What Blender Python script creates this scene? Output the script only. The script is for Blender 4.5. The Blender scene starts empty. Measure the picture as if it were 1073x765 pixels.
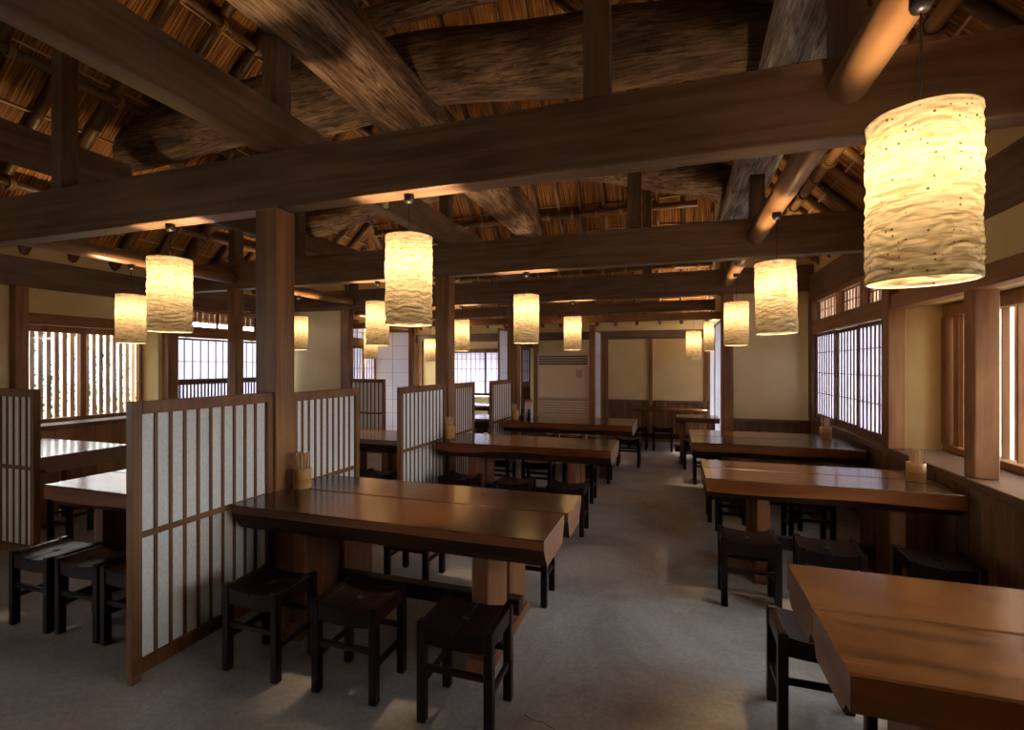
import bpy, bmesh, math, random
from mathutils import Vector, Matrix, noise
random.seed(7)
C = bpy.context.scene.collection
SC = bpy.context.scene
PI = math.pi

# ------------------------------------------------------------------ mesh building
class MB:
    def __init__(s):
        s.v = []; s.f = []; s.sm = []
    def add(s, verts, faces, smooth=False):
        o = len(s.v)
        s.v += [tuple(p) for p in verts]
        s.f += [tuple(i + o for i in f) for f in faces]
        s.sm += [smooth] * len(faces)
        return s
    def box(s, x0, x1, y0, y1, z0, z1, b=0.0):
        lo = (min(x0, x1), min(y0, y1), min(z0, z1)); hi = (max(x0, x1), max(y0, y1), max(z0, z1))
        b = min(b, 0.45 * min(hi[i] - lo[i] for i in range(3)))
        if b <= 0:
            vs = [(x, y, z) for x in (lo[0], hi[0]) for y in (lo[1], hi[1]) for z in (lo[2], hi[2])]
            return s.add(vs, [(0, 1, 3, 2), (4, 6, 7, 5), (0, 4, 5, 1), (2, 3, 7, 6), (0, 2, 6, 4), (1, 5, 7, 3)])
        idx = {}; vs = []
        for sx in (0, 1):
            for sy in (0, 1):
                for sz in (0, 1):
                    for a in range(3):
                        sg = (sx, sy, sz)
                        p = []
                        for k in range(3):
                            e = hi[k] if sg[k] else lo[k]
                            if k != a: e += -b if sg[k] else b
                            p.append(e)
                        idx[(sx, sy, sz, a)] = len(vs); vs.append(p)
        fs = []
        for a in range(3):
            o1, o2 = [k for k in range(3) if k != a]
            for sg in (0, 1):
                q = []
                for (m, n) in ((0, 0), (1, 0), (1, 1), (0, 1)):
                    t = [0, 0, 0]; t[a] = sg; t[o1] = m; t[o2] = n
                    q.append(idx[(t[0], t[1], t[2], a)])
                fs.append(tuple(q))
        for a, c in ((0, 1), (0, 2), (1, 2)):
            d = 3 - a - c
            for sa in (0, 1):
                for sc in (0, 1):
                    t = [0, 0, 0]; t[a] = sa; t[c] = sc
                    u = t[:]; u[d] = 1
                    fs.append((idx[(*t, a)], idx[(*u, a)], idx[(*u, c)], idx[(*t, c)]))
        for sx in (0, 1):
            for sy in (0, 1):
                for sz in (0, 1):
                    fs.append(tuple(idx[(sx, sy, sz, a)] for a in range(3)))
        return s.add(vs, fs)
    def tube(s, pts, rad, n=10, smooth=True, cap=True, shape=None):
        pts = [Vector(p) for p in pts]
        rad = rad if isinstance(rad, (list, tuple)) else [rad] * len(pts)
        rings = []
        for i, p in enumerate(pts):
            d = (pts[min(i + 1, len(pts) - 1)] - pts[max(i - 1, 0)]).normalized()
            ref = Vector((0, 0, 1)) if abs(d.z) < 0.9 else Vector((1, 0, 0))
            a = ref.cross(d).normalized(); b = d.cross(a).normalized()
            ring = []
            for k in range(n):
                t = 2 * PI * k / n
                r = rad[i] * (shape(i, t) if shape else 1.0)
                ring.append(p + a * (r * math.cos(t)) + b * (r * math.sin(t)))
            rings.append(ring)
        vs = [q for r in rings for q in r]; fs = []
        for i in range(len(pts) - 1):
            for k in range(n):
                fs.append((i * n + k, i * n + (k + 1) % n, (i + 1) * n + (k + 1) % n, (i + 1) * n + k))
        s.add(vs, fs, smooth)
        if cap:
            s.add(rings[0], [tuple(range(n))[::-1]]); s.add(rings[-1], [tuple(range(n))])
        return s
    def lathe(s, prof, n=24, cx=0, cy=0, smooth=True):
        vs = []; fs = []
        for (r, z) in prof:
            for k in range(n):
                t = 2 * PI * k / n
                vs.append((cx + r * math.cos(t), cy + r * math.sin(t), z))
        for i in range(len(prof) - 1):
            for k in range(n):
                fs.append((i * n + k, i * n + (k + 1) % n, (i + 1) * n + (k + 1) % n, (i + 1) * n + k))
        return s.add(vs, fs, smooth)
    def prism(s, poly, axis, a, b):
        """polygon (2D) extruded along axis from a to b"""
        def mk(p, t):
            return {'x': (t, p[0], p[1]), 'y': (p[0], t, p[1]), 'z': (p[0], p[1], t)}[axis]
        n = len(poly)
        vs = [mk(p, a) for p in poly] + [mk(p, b) for p in poly]
        fs = [tuple(range(n))[::-1], tuple(range(n, 2 * n))] + [(i, (i + 1) % n, n + (i + 1) % n, n + i) for i in range(n)]
        return s.add(vs, fs)
    def build(s, name, mat, parent=None, loc=(0, 0, 0), weld=False, rot=None):
        me = bpy.data.meshes.new(name)
        me.from_pydata(s.v, [], s.f); me.update()
        bm = bmesh.new(); bm.from_mesh(me)
        if weld: bmesh.ops.remove_doubles(bm, verts=bm.verts, dist=1e-5)
        bmesh.ops.recalc_face_normals(bm, faces=bm.faces)
        bm.to_mesh(me); bm.free()
        if len(me.polygons) == len(s.sm):
            me.polygons.foreach_set('use_smooth', s.sm)
        me.materials.append(mat)
        if getattr(s, 'mi', None):
            for q in (TEDGE('x'), WANE('x'), ENDG('y')): me.materials.append(q)
            me.polygons.foreach_set('material_index', s.mi)
        o = bpy.data.objects.new(name, me); C.objects.link(o)
        o.location = loc
        if rot is not None: o.rotation_euler = rot
        if parent is not None: o.parent = parent
        return o

def tag(o, label=None, cat=None, group=None, kind=None):
    if label: o['label'] = label
    if cat: o['category'] = cat
    if group: o['group'] = group
    if kind: o['kind'] = kind
    return o
def thing(name, label, cat, loc=(0, 0, 0), rz=0.0, group=None):
    o = bpy.data.objects.new(name, None); C.objects.link(o)
    o.empty_display_size = 0.1
    o.location = loc; o.rotation_euler = (0, 0, rz)
    return tag(o, label, cat, group)
def dup(root, loc, rz=0.0, label=None, group=None):
    r = root.copy(); C.objects.link(r); r.location = loc; r.rotation_euler = (0, 0, rz)
    if label: r['label'] = label
    if group: r['group'] = group
    for ch in list(root.children):
        c = ch.copy(); C.objects.link(c); c.parent = r
        for g in list(ch.children):
            d = g.copy(); C.objects.link(d); d.parent = c
    return r
def structure(o, label=None, cat=None, group=None):
    return tag(o, label, cat, group, 'structure')

# ------------------------------------------------------------------ materials
def new_mat(name):
    m = bpy.data.materials.new(name); m.use_nodes = True
    nt = m.node_tree; nt.nodes.clear()
    out = nt.nodes.new('ShaderNodeOutputMaterial')
    return m, nt, out
def N(nt, t, **kw):
    n = nt.nodes.new(t)
    for k, v in kw.items(): setattr(n, k, v)
    return n
def ramp(nt, stops):
    r = N(nt, 'ShaderNodeValToRGB')
    e = r.color_ramp.elements
    while len(e) < len(stops): e.new(0.5)
    for el, (p, c) in zip(e, stops):
        el.position = p; el.color = (*c, 1)
    return r
def coords(nt, scale, rnd=True):
    tc = N(nt, 'ShaderNodeTexCoord'); mp = N(nt, 'ShaderNodeMapping')
    nt.links.new(tc.outputs['Object'], mp.inputs['Vector'])
    mp.inputs['Scale'].default_value = scale
    if rnd:
        oi = N(nt, 'ShaderNodeObjectInfo')
        cm = N(nt, 'ShaderNodeMath', operation='MULTIPLY'); cm.inputs[1].default_value = 37.0
        nt.links.new(oi.outputs['Random'], cm.inputs[0])
        cb = N(nt, 'ShaderNodeCombineXYZ')
        for i in range(3): nt.links.new(cm.outputs[0], cb.inputs[i])
        nt.links.new(cb.outputs[0], mp.inputs['Location'])
    return mp.outputs['Vector']
_wood = {}
def wood(c1, c2, axis='x', rough=0.5, grain=1.0, bump=0.25, coat=0.0, blotch=0.5, spec=0.4, rough_var=0.15):
    key = (c1, c2, axis, rough, grain, bump, coat, blotch, spec)
    if key in _wood: return _wood[key]
    m, nt, out = new_mat('wood')
    L = nt.links.new
    sc = {'x': (1.2, 22, 22), 'y': (22, 1.2, 22), 'z': (22, 22, 1.2)}[axis]
    v = coords(nt, tuple(q * grain for q in sc))
    n1 = N(nt, 'ShaderNodeTexNoise'); n1.inputs['Scale'].default_value = 1.0; n1.inputs['Detail'].default_value = 6; n1.inputs['Distortion'].default_value = 0.6
    L(v, n1.inputs['Vector'])
    v2 = coords(nt, tuple((q * 0.12 + 0.9) for q in sc))
    n2 = N(nt, 'ShaderNodeTexNoise'); n2.inputs['Scale'].default_value = 1.0; n2.inputs['Detail'].default_value = 3; n2.inputs['Distortion'].default_value = 1.2
    L(v2, n2.inputs['Vector'])
    mx = N(nt, 'ShaderNodeMath', operation='MULTIPLY_ADD')
    mx.inputs[1].default_value = blotch; L(n2.outputs['Fac'], mx.inputs[0])
    sb = N(nt, 'ShaderNodeMath', operation='MULTIPLY'); sb.inputs[1].default_value = 1 - blotch
    L(n1.outputs['Fac'], sb.inputs[0]); L(sb.outputs[0], mx.inputs[2])
    r = ramp(nt, [(0.36, c1), (0.64, c2)])
    L(mx.outputs[0], r.inputs['Fac'])
    p = N(nt, 'ShaderNodeBsdfPrincipled')
    L(r.outputs['Color'], p.inputs['Base Color'])
    p.inputs['Specular IOR Level'].default_value = spec
    p.inputs['Coat Weight'].default_value = coat; p.inputs['Coat Roughness'].default_value = 0.12
    rr = N(nt, 'ShaderNodeMath', operation='MULTIPLY_ADD'); rr.inputs[1].default_value = rough_var; rr.inputs[2].default_value = rough - rough_var * 0.5
    L(n1.outputs['Fac'], rr.inputs[0]); L(rr.outputs[0], p.inputs['Roughness'])
    if bump:
        b = N(nt, 'ShaderNodeBump'); b.inputs['Strength'].default_value = bump; b.inputs['Distance'].default_value = 0.004
        L(n1.outputs['Fac'], b.inputs['Height']); L(b.outputs['Normal'], p.inputs['Normal'])
    L(p.outputs[0], out.inputs['Surface'])
    _wood[key] = m
    return m
def plain(name, col, rough=0.5, metal=0.0, spec=0.5):
    m, nt, out = new_mat(name)
    p = N(nt, 'ShaderNodeBsdfPrincipled')
    p.inputs['Base Color'].default_value = (*col, 1); p.inputs['Roughness'].default_value = rough
    p.inputs['Metallic'].default_value = metal; p.inputs['Specular IOR Level'].default_value = spec
    nt.links.new(p.outputs[0], out.inputs['Surface'])
    return m

BEAM = lambda a: wood((0.090, 0.048, 0.028), (0.205, 0.120, 0.074), a, 0.52, 1.0, 0.3, 0, 0.45, 0.35)
COL = lambda a: wood((0.15, 0.064, 0.024), (0.31, 0.152, 0.058), a, 0.5, 1.0, 0.25, 0, 0.5, 0.35)
TRIM = lambda a: wood((0.105, 0.048, 0.024), (0.20, 0.105, 0.056), a, 0.5, 1.0, 0.2, 0, 0.5, 0.35)
RIGHTW = lambda a: wood((0.185, 0.075, 0.025), (0.37, 0.175, 0.068), a, 0.5, 0.9, 0.2, 0, 0.6, 0.35)
SCREEN = lambda a: wood((0.120, 0.050, 0.018), (0.235, 0.108, 0.042), a, 0.5, 1.0, 0.15, 0, 0.4, 0.35)
DADO = lambda a: wood((0.095, 0.042, 0.018), (0.215, 0.108, 0.050), a, 0.5, 1.0, 0.3, 0, 0.5, 0.35)
TOP = lambda a: wood((0.034, 0.013, 0.0045), (0.112, 0.048, 0.014), a, 0.22, 0.85, 0.10, 0.25, 0.42, 0.47, 0.16)
TEDGE = lambda a: wood((0.085, 0.020, 0.0035), (0.225, 0.066, 0.012), a, 0.36, 0.7, 0.2, 0.1, 0.5, 0.45)
WANE = lambda a: wood((0.018, 0.007, 0.004), (0.060, 0.024, 0.012), a, 0.55, 0.7, 0.5, 0, 0.6, 0.3)
ENDG = lambda a: wood((0.14, 0.065, 0.036), (0.26, 0.14, 0.085), a, 0.5, 0.5, 0.15, 0, 0.6, 0.4)
TLEG = lambda a: wood((0.12, 0.042, 0.016), (0.26, 0.105, 0.042), a, 0.48, 0.9, 0.25, 0, 0.5, 0.35)
STOOL = lambda a: wood((0.005, 0.002, 0.0015), (0.015, 0.006, 0.0045), a, 0.33, 0.9, 0.15, 0.0, 0.4, 0.28)
BLACKW = lambda a: wood((0.008, 0.004, 0.003), (0.024, 0.013, 0.010), a, 0.5, 0.9, 0.2, 0, 0.4, 0.4)

def log_mat(k, grey=False):
    m, nt, out = new_mat('weathered_log'); L = nt.links.new
    v = coords(nt, (2.6, 30, 30))
    n1 = N(nt, 'ShaderNodeTexNoise'); n1.inputs['Scale'].default_value = 1.3; n1.inputs['Detail'].default_value = 8; n1.inputs['Roughness'].default_value = 0.7; n1.inputs['Distortion'].default_value = 0.8
    L(v, n1.inputs['Vector'])
    v2 = coords(nt, (1.5, 4, 4))
    n2 = N(nt, 'ShaderNodeTexNoise'); n2.inputs['Scale'].default_value = 1.2; n2.inputs['Detail'].default_value = 5
    L(v2, n2.inputs['Vector'])
    r1 = ramp(nt, [(0.36, (0.05, 0.028, 0.016)), (0.48, (0.22, 0.13, 0.075)), (0.64, (0.46, 0.31, 0.20))] if not grey else [(0.34, (0.12, 0.10, 0.085)), (0.48, (0.40, 0.35, 0.31)), (0.62, (0.70, 0.64, 0.58))])
    if not grey:
        for el in r1.color_ramp.elements: el.color = (*[c * k for c in el.color[:3]], 1)
    L(n1.outputs['Fac'], r1.inputs['Fac'])
    r2 = ramp(nt, [(0.38, (0.40, 0.36, 0.33)), (0.6, (1, 1, 1))])
    L(n2.outputs['Fac'], r2.inputs['Fac'])
    mu = N(nt, 'ShaderNodeMix', data_type='RGBA', blend_type='MULTIPLY'); mu.inputs['Factor'].default_value = 1
    L(r1.outputs['Color'], mu.inputs['A']); L(r2.outputs['Color'], mu.inputs['B'])
    p = N(nt, 'ShaderNodeBsdfPrincipled'); p.inputs['Roughness'].default_value = 0.75; p.inputs['Specular IOR Level'].default_value = 0.25
    L(mu.outputs['Result'], p.inputs['Base Color'])
    b = N(nt, 'ShaderNodeBump'); b.inputs['Strength'].default_value = 0.7; b.inputs['Distance'].default_value = 0.015
    L(n1.outputs['Fac'], b.inputs['Height']); L(b.outputs['Normal'], p.inputs['Normal'])
    L(p.outputs[0], out.inputs['Surface'])
    return m
LOG = log_mat(1.0)
GREYLOG = log_mat(1.5, True)
SOOTLOG = log_mat(0.5)

def plaster_mat(name, c1, c2, rough=0.85):
    m, nt, out = new_mat(name); L = nt.links.new
    tc = N(nt, 'ShaderNodeTexCoord')
    n1 = N(nt, 'ShaderNodeTexNoise'); n1.inputs['Scale'].default_value = 1.6; n1.inputs['Detail'].default_value = 5
    n2 = N(nt, 'ShaderNodeTexNoise'); n2.inputs['Scale'].default_value = 90; n2.inputs['Detail'].default_value = 3
    L(tc.outputs['Object'], n1.inputs['Vector']); L(tc.outputs['Object'], n2.inputs['Vector'])
    r = ramp(nt, [(0.3, c1), (0.7, c2)]); L(n1.outputs['Fac'], r.inputs['Fac'])
    p = N(nt, 'ShaderNodeBsdfPrincipled'); p.inputs['Roughness'].default_value = rough; p.inputs['Specular IOR Level'].default_value = 0.2
    L(r.outputs['Color'], p.inputs['Base Color'])
    b = N(nt, 'ShaderNodeBump'); b.inputs['Strength'].default_value = 0.25; b.inputs['Distance'].default_value = 0.003
    L(n2.outputs['Fac'], b.inputs['Height']); L(b.outputs['Normal'], p.inputs['Normal'])
    L(p.outputs[0], out.inputs['Surface'])
    return m
PLASTER = plaster_mat('ochre_plaster', (0.62, 0.47, 0.225), (0.74, 0.59, 0.31))

CRACK0 = 1.62
CRACKX = (-0.60, 0.1)
def floor_mat():
    m, nt, out = new_mat('concrete_floor'); L = nt.links.new
    tc = N(nt, 'ShaderNodeTexCoord')
    n1 = N(nt, 'ShaderNodeTexNoise'); n1.inputs['Scale'].default_value = 1.1; n1.inputs['Detail'].default_value = 7; n1.inputs['Roughness'].default_value = 0.65; n1.inputs['Distortion'].default_value = 0.6
    n2 = N(nt, 'ShaderNodeTexNoise'); n2.inputs['Scale'].default_value = 45; n2.inputs['Detail'].default_value = 4
    for n in (n1, n2): L(tc.outputs['Object'], n.inputs['Vector'])
    r = ramp(nt, [(0.3, (0.20, 0.175, 0.15)), (0.5, (0.37, 0.36, 0.345)), (0.72, (0.52, 0.52, 0.515))]); L(n1.outputs['Fac'], r.inputs['Fac'])
    r2 = ramp(nt, [(0.3, (0.78, 0.78, 0.78)), (0.65, (1, 1, 1))]); L(n2.outputs['Fac'], r2.inputs['Fac'])
    mu = N(nt, 'ShaderNodeMix', data_type='RGBA', blend_type='MULTIPLY'); mu.inputs['Factor'].default_value = 1
    L(r.outputs['Color'], mu.inputs['A']); L(r2.outputs['Color'], mu.inputs['B'])
    # one hairline crack in the concrete
    dn = N(nt, 'ShaderNodeTexNoise'); dn.inputs['Scale'].default_value = 6.0; dn.inputs['Detail'].default_value = 6
    L(tc.outputs['Object'], dn.inputs['Vector'])
    sx = N(nt, 'ShaderNodeSeparateXYZ'); L(tc.outputs['Object'], sx.inputs[0])
    def mth(op, a, b):
        n = N(nt, 'ShaderNodeMath', operation=op)
        for i_, q in enumerate((a, b)):
            if isinstance(q, (int, float)): n.inputs[i_].default_value = q
            else: L(q, n.inputs[i_])
        return n.outputs[0]
    ln = mth('ADD', mth('MULTIPLY', sx.outputs[0], -0.45), mth('ADD', mth('MULTIPLY', dn.outputs['Fac'], 0.22), CRACK0))
    dist = mth('ABSOLUTE', mth('SUBTRACT', sx.outputs[1], ln), 0)
    on = mth('MULTIPLY', mth('LESS_THAN', dist, 0.0035), mth('MULTIPLY', mth('GREATER_THAN', sx.outputs[0], CRACKX[0]), mth('LESS_THAN', sx.outputs[0], CRACKX[1])))
    mu2 = N(nt, 'ShaderNodeMix', data_type='RGBA'); L(on, mu2.inputs['Factor'])
    L(mu.outputs['Result'], mu2.inputs['A']); mu2.inputs['B'].default_value = (0.045, 0.036, 0.03, 1)
    p = N(nt, 'ShaderNodeBsdfPrincipled'); p.inputs['Specular IOR Level'].default_value = 0.4
    L(mu2.outputs['Result'], p.inputs['Base Color'])
    rr = N(nt, 'ShaderNodeMath', operation='MULTIPLY_ADD'); rr.inputs[1].default_value = 0.3; rr.inputs[2].default_value = 0.38
    L(n1.outputs['Fac'], rr.inputs[0]); L(rr.outputs[0], p.inputs['Roughness'])
    b = N(nt, 'ShaderNodeBump'); b.inputs['Strength'].default_value = 0.15; b.inputs['Distance'].default_value = 0.003
    L(n2.outputs['Fac'], b.inputs['Height']); L(b.outputs['Normal'], p.inputs['Normal'])
    L(p.outputs[0], out.inputs['Surface'])
    return m

def thatch_mat():
    m, nt, out = new_mat('reed_thatch'); L = nt.links.new
    v = coords(nt, (70, 1.6, 1), False)
    n1 = N(nt, 'ShaderNodeTexNoise'); n1.inputs['Scale'].default_value = 1.0; n1.inputs['Detail'].default_value = 5; n1.inputs['Distortion'].default_value = 0.3
    L(v, n1.inputs['Vector'])
    v2 = coords(nt, (1.3, 1.3, 1), False)
    n2 = N(nt, 'ShaderNodeTexNoise'); n2.inputs['Scale'].default_value = 1.0; n2.inputs['Detail'].default_value = 4
    L(v2, n2.inputs['Vector'])
    r1 = ramp(nt, [(0.36, (0.075, 0.026, 0.007)), (0.52, (0.38, 0.155, 0.034)), (0.68, (0.68, 0.34, 0.09))]); L(n1.outputs['Fac'], r1.inputs['Fac'])
    r2 = ramp(nt, [(0.3, (0.55, 0.5, 0.45)), (0.6, (1, 1, 1))]); L(n2.outputs['Fac'], r2.inputs['Fac'])
    mu = N(nt, 'ShaderNodeMix', data_type='RGBA', blend_type='MULTIPLY'); mu.inputs['Factor'].default_value = 1
    L(r1.outputs['Color'], mu.inputs['A']); L(r2.outputs['Color'], mu.inputs['B'])
    p = N(nt, 'ShaderNodeBsdfPrincipled'); p.inputs['Roughness'].default_value = 0.7; p.inputs['Specular IOR Level'].default_value = 0.3
    L(mu.outputs['Result'], p.inputs['Base Color'])
    b = N(nt, 'ShaderNodeBump'); b.inputs['Strength'].default_value = 0.9; b.inputs['Distance'].default_value = 0.02
    L(n1.outputs['Fac'], b.inputs['Height']); L(b.outputs['Normal'], p.inputs['Normal'])
    L(p.outputs[0], out.inputs['Surface'])
    return m

def bamboo_mat(c1, c2, rough=0.4):
    m, nt, out = new_mat('bamboo'); L = nt.links.new
    v = coords(nt, (2.4, 8, 8))
    n1 = N(nt, 'ShaderNodeTexNoise'); n1.inputs['Scale'].default_value = 1.0; n1.inputs['Detail'].default_value = 4
    L(v, n1.inputs['Vector'])
    r = ramp(nt, [(0.35, c1), (0.65, c2)]); L(n1.outputs['Fac'], r.inputs['Fac'])
    p = N(nt, 'ShaderNodeBsdfPrincipled'); p.inputs['Roughness'].default_value = rough; p.inputs['Specular IOR Level'].default_value = 0.4
    L(r.outputs['Color'], p.inputs['Base Color']); L(p.outputs[0], out.inputs['Surface'])
    return m

def paper_mat(name, col, trans=0.75, fibre=60, thru=0.0, specks=False, front=None):
    m, nt, out = new_mat(name); L = nt.links.new
    tc = N(nt, 'ShaderNodeTexCoord')
    n1 = N(nt, 'ShaderNodeTexNoise'); n1.inputs['Scale'].default_value = fibre; n1.inputs['Detail'].default_value = 4
    L(tc.outputs['Object'], n1.inputs['Vector'])
    lo = tuple(c * 0.88 for c in col)
    r = ramp(nt, [(0.35, lo), (0.6, col)]); L(n1.outputs['Fac'], r.inputs['Fac'])
    colour = r.outputs['Color']
    if specks:
        sx = N(nt, 'ShaderNodeSeparateXYZ'); L(tc.outputs['Object'], sx.inputs[0])
        at = N(nt, 'ShaderNodeMath', operation='ARCTAN2'); L(sx.outputs[1], at.inputs[0]); L(sx.outputs[0], at.inputs[1])
        ml = N(nt, 'ShaderNodeMath', operation='MULTIPLY'); ml.inputs[1].default_value = 0.135; L(at.outputs[0], ml.inputs[0])
        cx = N(nt, 'ShaderNodeCombineXYZ'); L(ml.outputs[0], cx.inputs[0]); L(sx.outputs[2], cx.inputs[1])
        oi = N(nt, 'ShaderNodeObjectInfo'); va = N(nt, 'ShaderNodeVectorMath', operation='ADD'); L(cx.outputs[0], va.inputs[0])
        sc_ = N(nt, 'ShaderNodeMath', operation='MULTIPLY'); sc_.inputs[1].default_value = 20; L(oi.outputs['Random'], sc_.inputs[0]); L(sc_.outputs[0], va.inputs[1])
        vo = N(nt, 'ShaderNodeTexVoronoi', voronoi_dimensions='2D'); vo.inputs['Scale'].default_value = 62.0
        L(va.outputs[0], vo.inputs['Vector'])
        # darker streaks where the crinkled sheet is doubled
        ms = N(nt, 'ShaderNodeMapping'); ms.inputs['Scale'].default_value = (9, 75, 1); L(va.outputs[0], ms.inputs['Vector'])
        ns = N(nt, 'ShaderNodeTexNoise', noise_dimensions='2D'); ns.inputs['Scale'].default_value = 1; ns.inputs['Detail'].default_value = 4; ns.inputs['Distortion'].default_value = 1.2
        L(ms.outputs[0], ns.inputs['Vector'])
        rs = ramp(nt, [(0.40, (0.70, 0.62, 0.52)), (0.52, (1, 1, 1))]); L(ns.outputs['Fac'], rs.inputs['Fac'])
        mf = N(nt, 'ShaderNodeMix', data_type='RGBA', blend_type='MULTIPLY'); mf.inputs['Factor'].default_value = 1
        L(colour, mf.inputs['A']); L(rs.outputs['Color'], mf.inputs['B']); colour = mf.outputs['Result']
        sep = N(nt, 'ShaderNodeSeparateColor'); L(vo.outputs['Color'], sep.inputs[0])
        lt = N(nt, 'ShaderNodeMath', operation='LESS_THAN'); lt.inputs[1].default_value = 0.20; L(sep.outputs[0], lt.inputs[0])
        sz = N(nt, 'ShaderNodeMath', operation='MULTIPLY'); sz.inputs[1].default_value = 0.26; L(sep.outputs[1], sz.inputs[0])
        l2 = N(nt, 'ShaderNodeMath', operation='LESS_THAN'); L(vo.outputs['Distance'], l2.inputs[0]); L(sz.outputs[0], l2.inputs[1])
        mm = N(nt, 'ShaderNodeMath', operation='MULTIPLY'); L(lt.outputs[0], mm.inputs[0]); L(l2.outputs[0], mm.inputs[1])
        mc = N(nt, 'ShaderNodeMix', data_type='RGBA'); L(mm.outputs[0], mc.inputs['Factor'])
        L(colour, mc.inputs['A']); mc.inputs['B'].default_value = (0.014, 0.006, 0.002, 1)
        colour = mc.outputs['Result']
    t = N(nt, 'ShaderNodeBsdfTranslucent'); d = N(nt, 'ShaderNodeBsdfDiffuse')
    L(colour, t.inputs['Color'])
    if front:
        gain = N(nt, 'ShaderNodeMix', data_type='RGBA', blend_type='MULTIPLY'); gain.inputs['Factor'].default_value = 1; gain.clamp_result = False
        L(colour, gain.inputs['A']); gain.inputs['B'].default_value = (*[a / b for a, b in zip(front, col)], 1)
        L(gain.outputs['Result'], d.inputs['Color'])
    else:
        L(colour, d.inputs['Color'])
    mx = N(nt, 'ShaderNodeMixShader'); mx.inputs[0].default_value = trans
    L(d.outputs[0], mx.inputs[1]); L(t.outputs[0], mx.inputs[2])
    res = mx.outputs[0]
    if thru:
        tr = N(nt, 'ShaderNodeBsdfTransparent'); L(colour, tr.inputs['Color'])
        m2 = N(nt, 'ShaderNodeMixShader'); m2.inputs[0].default_value = thru
        L(res, m2.inputs[1]); L(tr.outputs[0], m2.inputs[2]); res = m2.outputs[0]
    L(res, out.inputs['Surface'])
    return m
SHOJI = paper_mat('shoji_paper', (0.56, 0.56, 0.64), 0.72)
SCREENPAPER = paper_mat('screen_paper', (0.92, 0.92, 0.90), 0.47)
LAMPPAPER = paper_mat('lamp_paper', (0.048, 0.0405, 0.0275), 0.74, 40, 0.02, True, (0.74, 0.66, 0.50))
PEACHPAPER = paper_mat('warm_paper', (0.92, 0.66, 0.47), 0.72)

def glass_mat():
    m, nt, out = new_mat('window_glass'); L = nt.links.new
    tr = N(nt, 'ShaderNodeBsdfTransparent'); tr.inputs['Color'].default_value = (0.94, 0.96, 0.96, 1)
    gl = N(nt, 'ShaderNodeBsdfGlossy'); gl.inputs['Roughness'].default_value = 0.02
    mx = N(nt, 'ShaderNodeMixShader'); mx.inputs[0].default_value = 0.06
    L(tr.outputs[0], mx.inputs[1]); L(gl.outputs[0], mx.inputs[2]); L(mx.outputs[0], out.inputs['Surface'])
    return m
GLASS = glass_mat()
STEEL = plain('dark_metal', (0.03, 0.03, 0.033), 0.35, 0.6)
CABLE = plain('black_cable', (0.015, 0.013, 0.012), 0.5)
HOOP = plain('lamp_hoop', (0.55, 0.50, 0.40), 0.5)
ROPE = plain('straw_rope', (0.36, 0.20, 0.08), 0.85)

# ------------------------------------------------------------------ setting: floor, walls
XL, XR = -6.80, 1.75           # inner faces of long walls
YF, YB = -3.6, 9.9             # near (behind camera) and far walls
YM = 7.40                      # end line of the side aisles
AXL, AXR = -5.52, 0.62         # narrower rear part
zr = lambda x: 4.60 - x        # right roof slope
zl = lambda x: 9.65 + x        # left roof slope
zb = lambda y: 12.25 - y       # rear hip
RX = (4.60 - 9.65) / 2

f = MB().box(XL - 0.6, XR + 0.7, YF - 0.2, YB + 0.2, -0.12, 0.0).build('floor', floor_mat())
structure(f)

def planks(axis, pos, thick, a, b, z0, z1, w=0.135, rng=random):
    """vertical board cladding inside one mesh; axis 'x' = face normal along x"""
    mb = MB(); n = max(1, round((b - a) / w)); w = (b - a) / n
    for i in range(n):
        p, q = a + i * w + 0.0015, a + (i + 1) * w - 0.0015
        d = rng.uniform(0, 0.003)
        if axis == 'x': mb.box(pos, pos + thick + (d if thick > 0 else -d), p, q, z0, z1, 0.004)
        else: mb.box(p, q, pos, pos + thick + (d if thick > 0 else -d), z0, z1, 0.004)
    return mb

LEDGE = wood((0.085, 0.042, 0.023), (0.17, 0.095, 0.055), 'y', 0.34, 1.0, 0.15, 0, 0.5, 0.4)
# right wall ------------------------------------------------
mb = MB()
mb.box(XR, XR + 0.14, YF, YM, 0, 0.77)                       # low wall
mb.prism([(YF, 2.06), (YM, 2.06), (YM, zr(XR) + 0.15), (YF, zr(XR) + 0.15)], 'x', XR + 0.005, XR + 0.12) if False else None
mb.box(XR + 0.005, XR + 0.10, YF, 4.86, 2.06, 2.95)          # plaster over the lintel
mb.box(XR + 0.005, XR + 0.10, 4.86, YM, 2.62, 2.95)
mb.box(XR + 0.03, XR + 0.42, 4.90, 5.00, 0.79, 2.06)         # return of the bay
mb.box(XR + 0.03, XR + 0.48, YF, 5.0, 1.97, 2.10)            # bay soffit
mb.box(XR + 0.03, XR + 0.15, YF, 1.3, 0.77, 2.06)
mb.box(XR + 0.03, XR + 0.45, 1.2, 1.3, 0.79, 2.06)
w = mb.build('wall_right', PLASTER); structure(w)
d = planks('x', XR, -0.03, YF, YM, 0.0, 0.735).build('wainscot_right', DADO('z')); d.parent = w
s = MB().box(XR - 0.055, XR + 0.03, YF, YM, 0.735, 0.79, 0.006).box(XR - 0.02, XR + 0.52, YF, 4.92, 0.755, 0.788, 0.004).build('trim_1', LEDGE); structure(s)
s = MB().box(XR - 0.05, XR + 0.06, YF, 4.84, 1.935, 2.06, 0.006).build('trim_2', RIGHTW('y')); structure(s)
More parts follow.
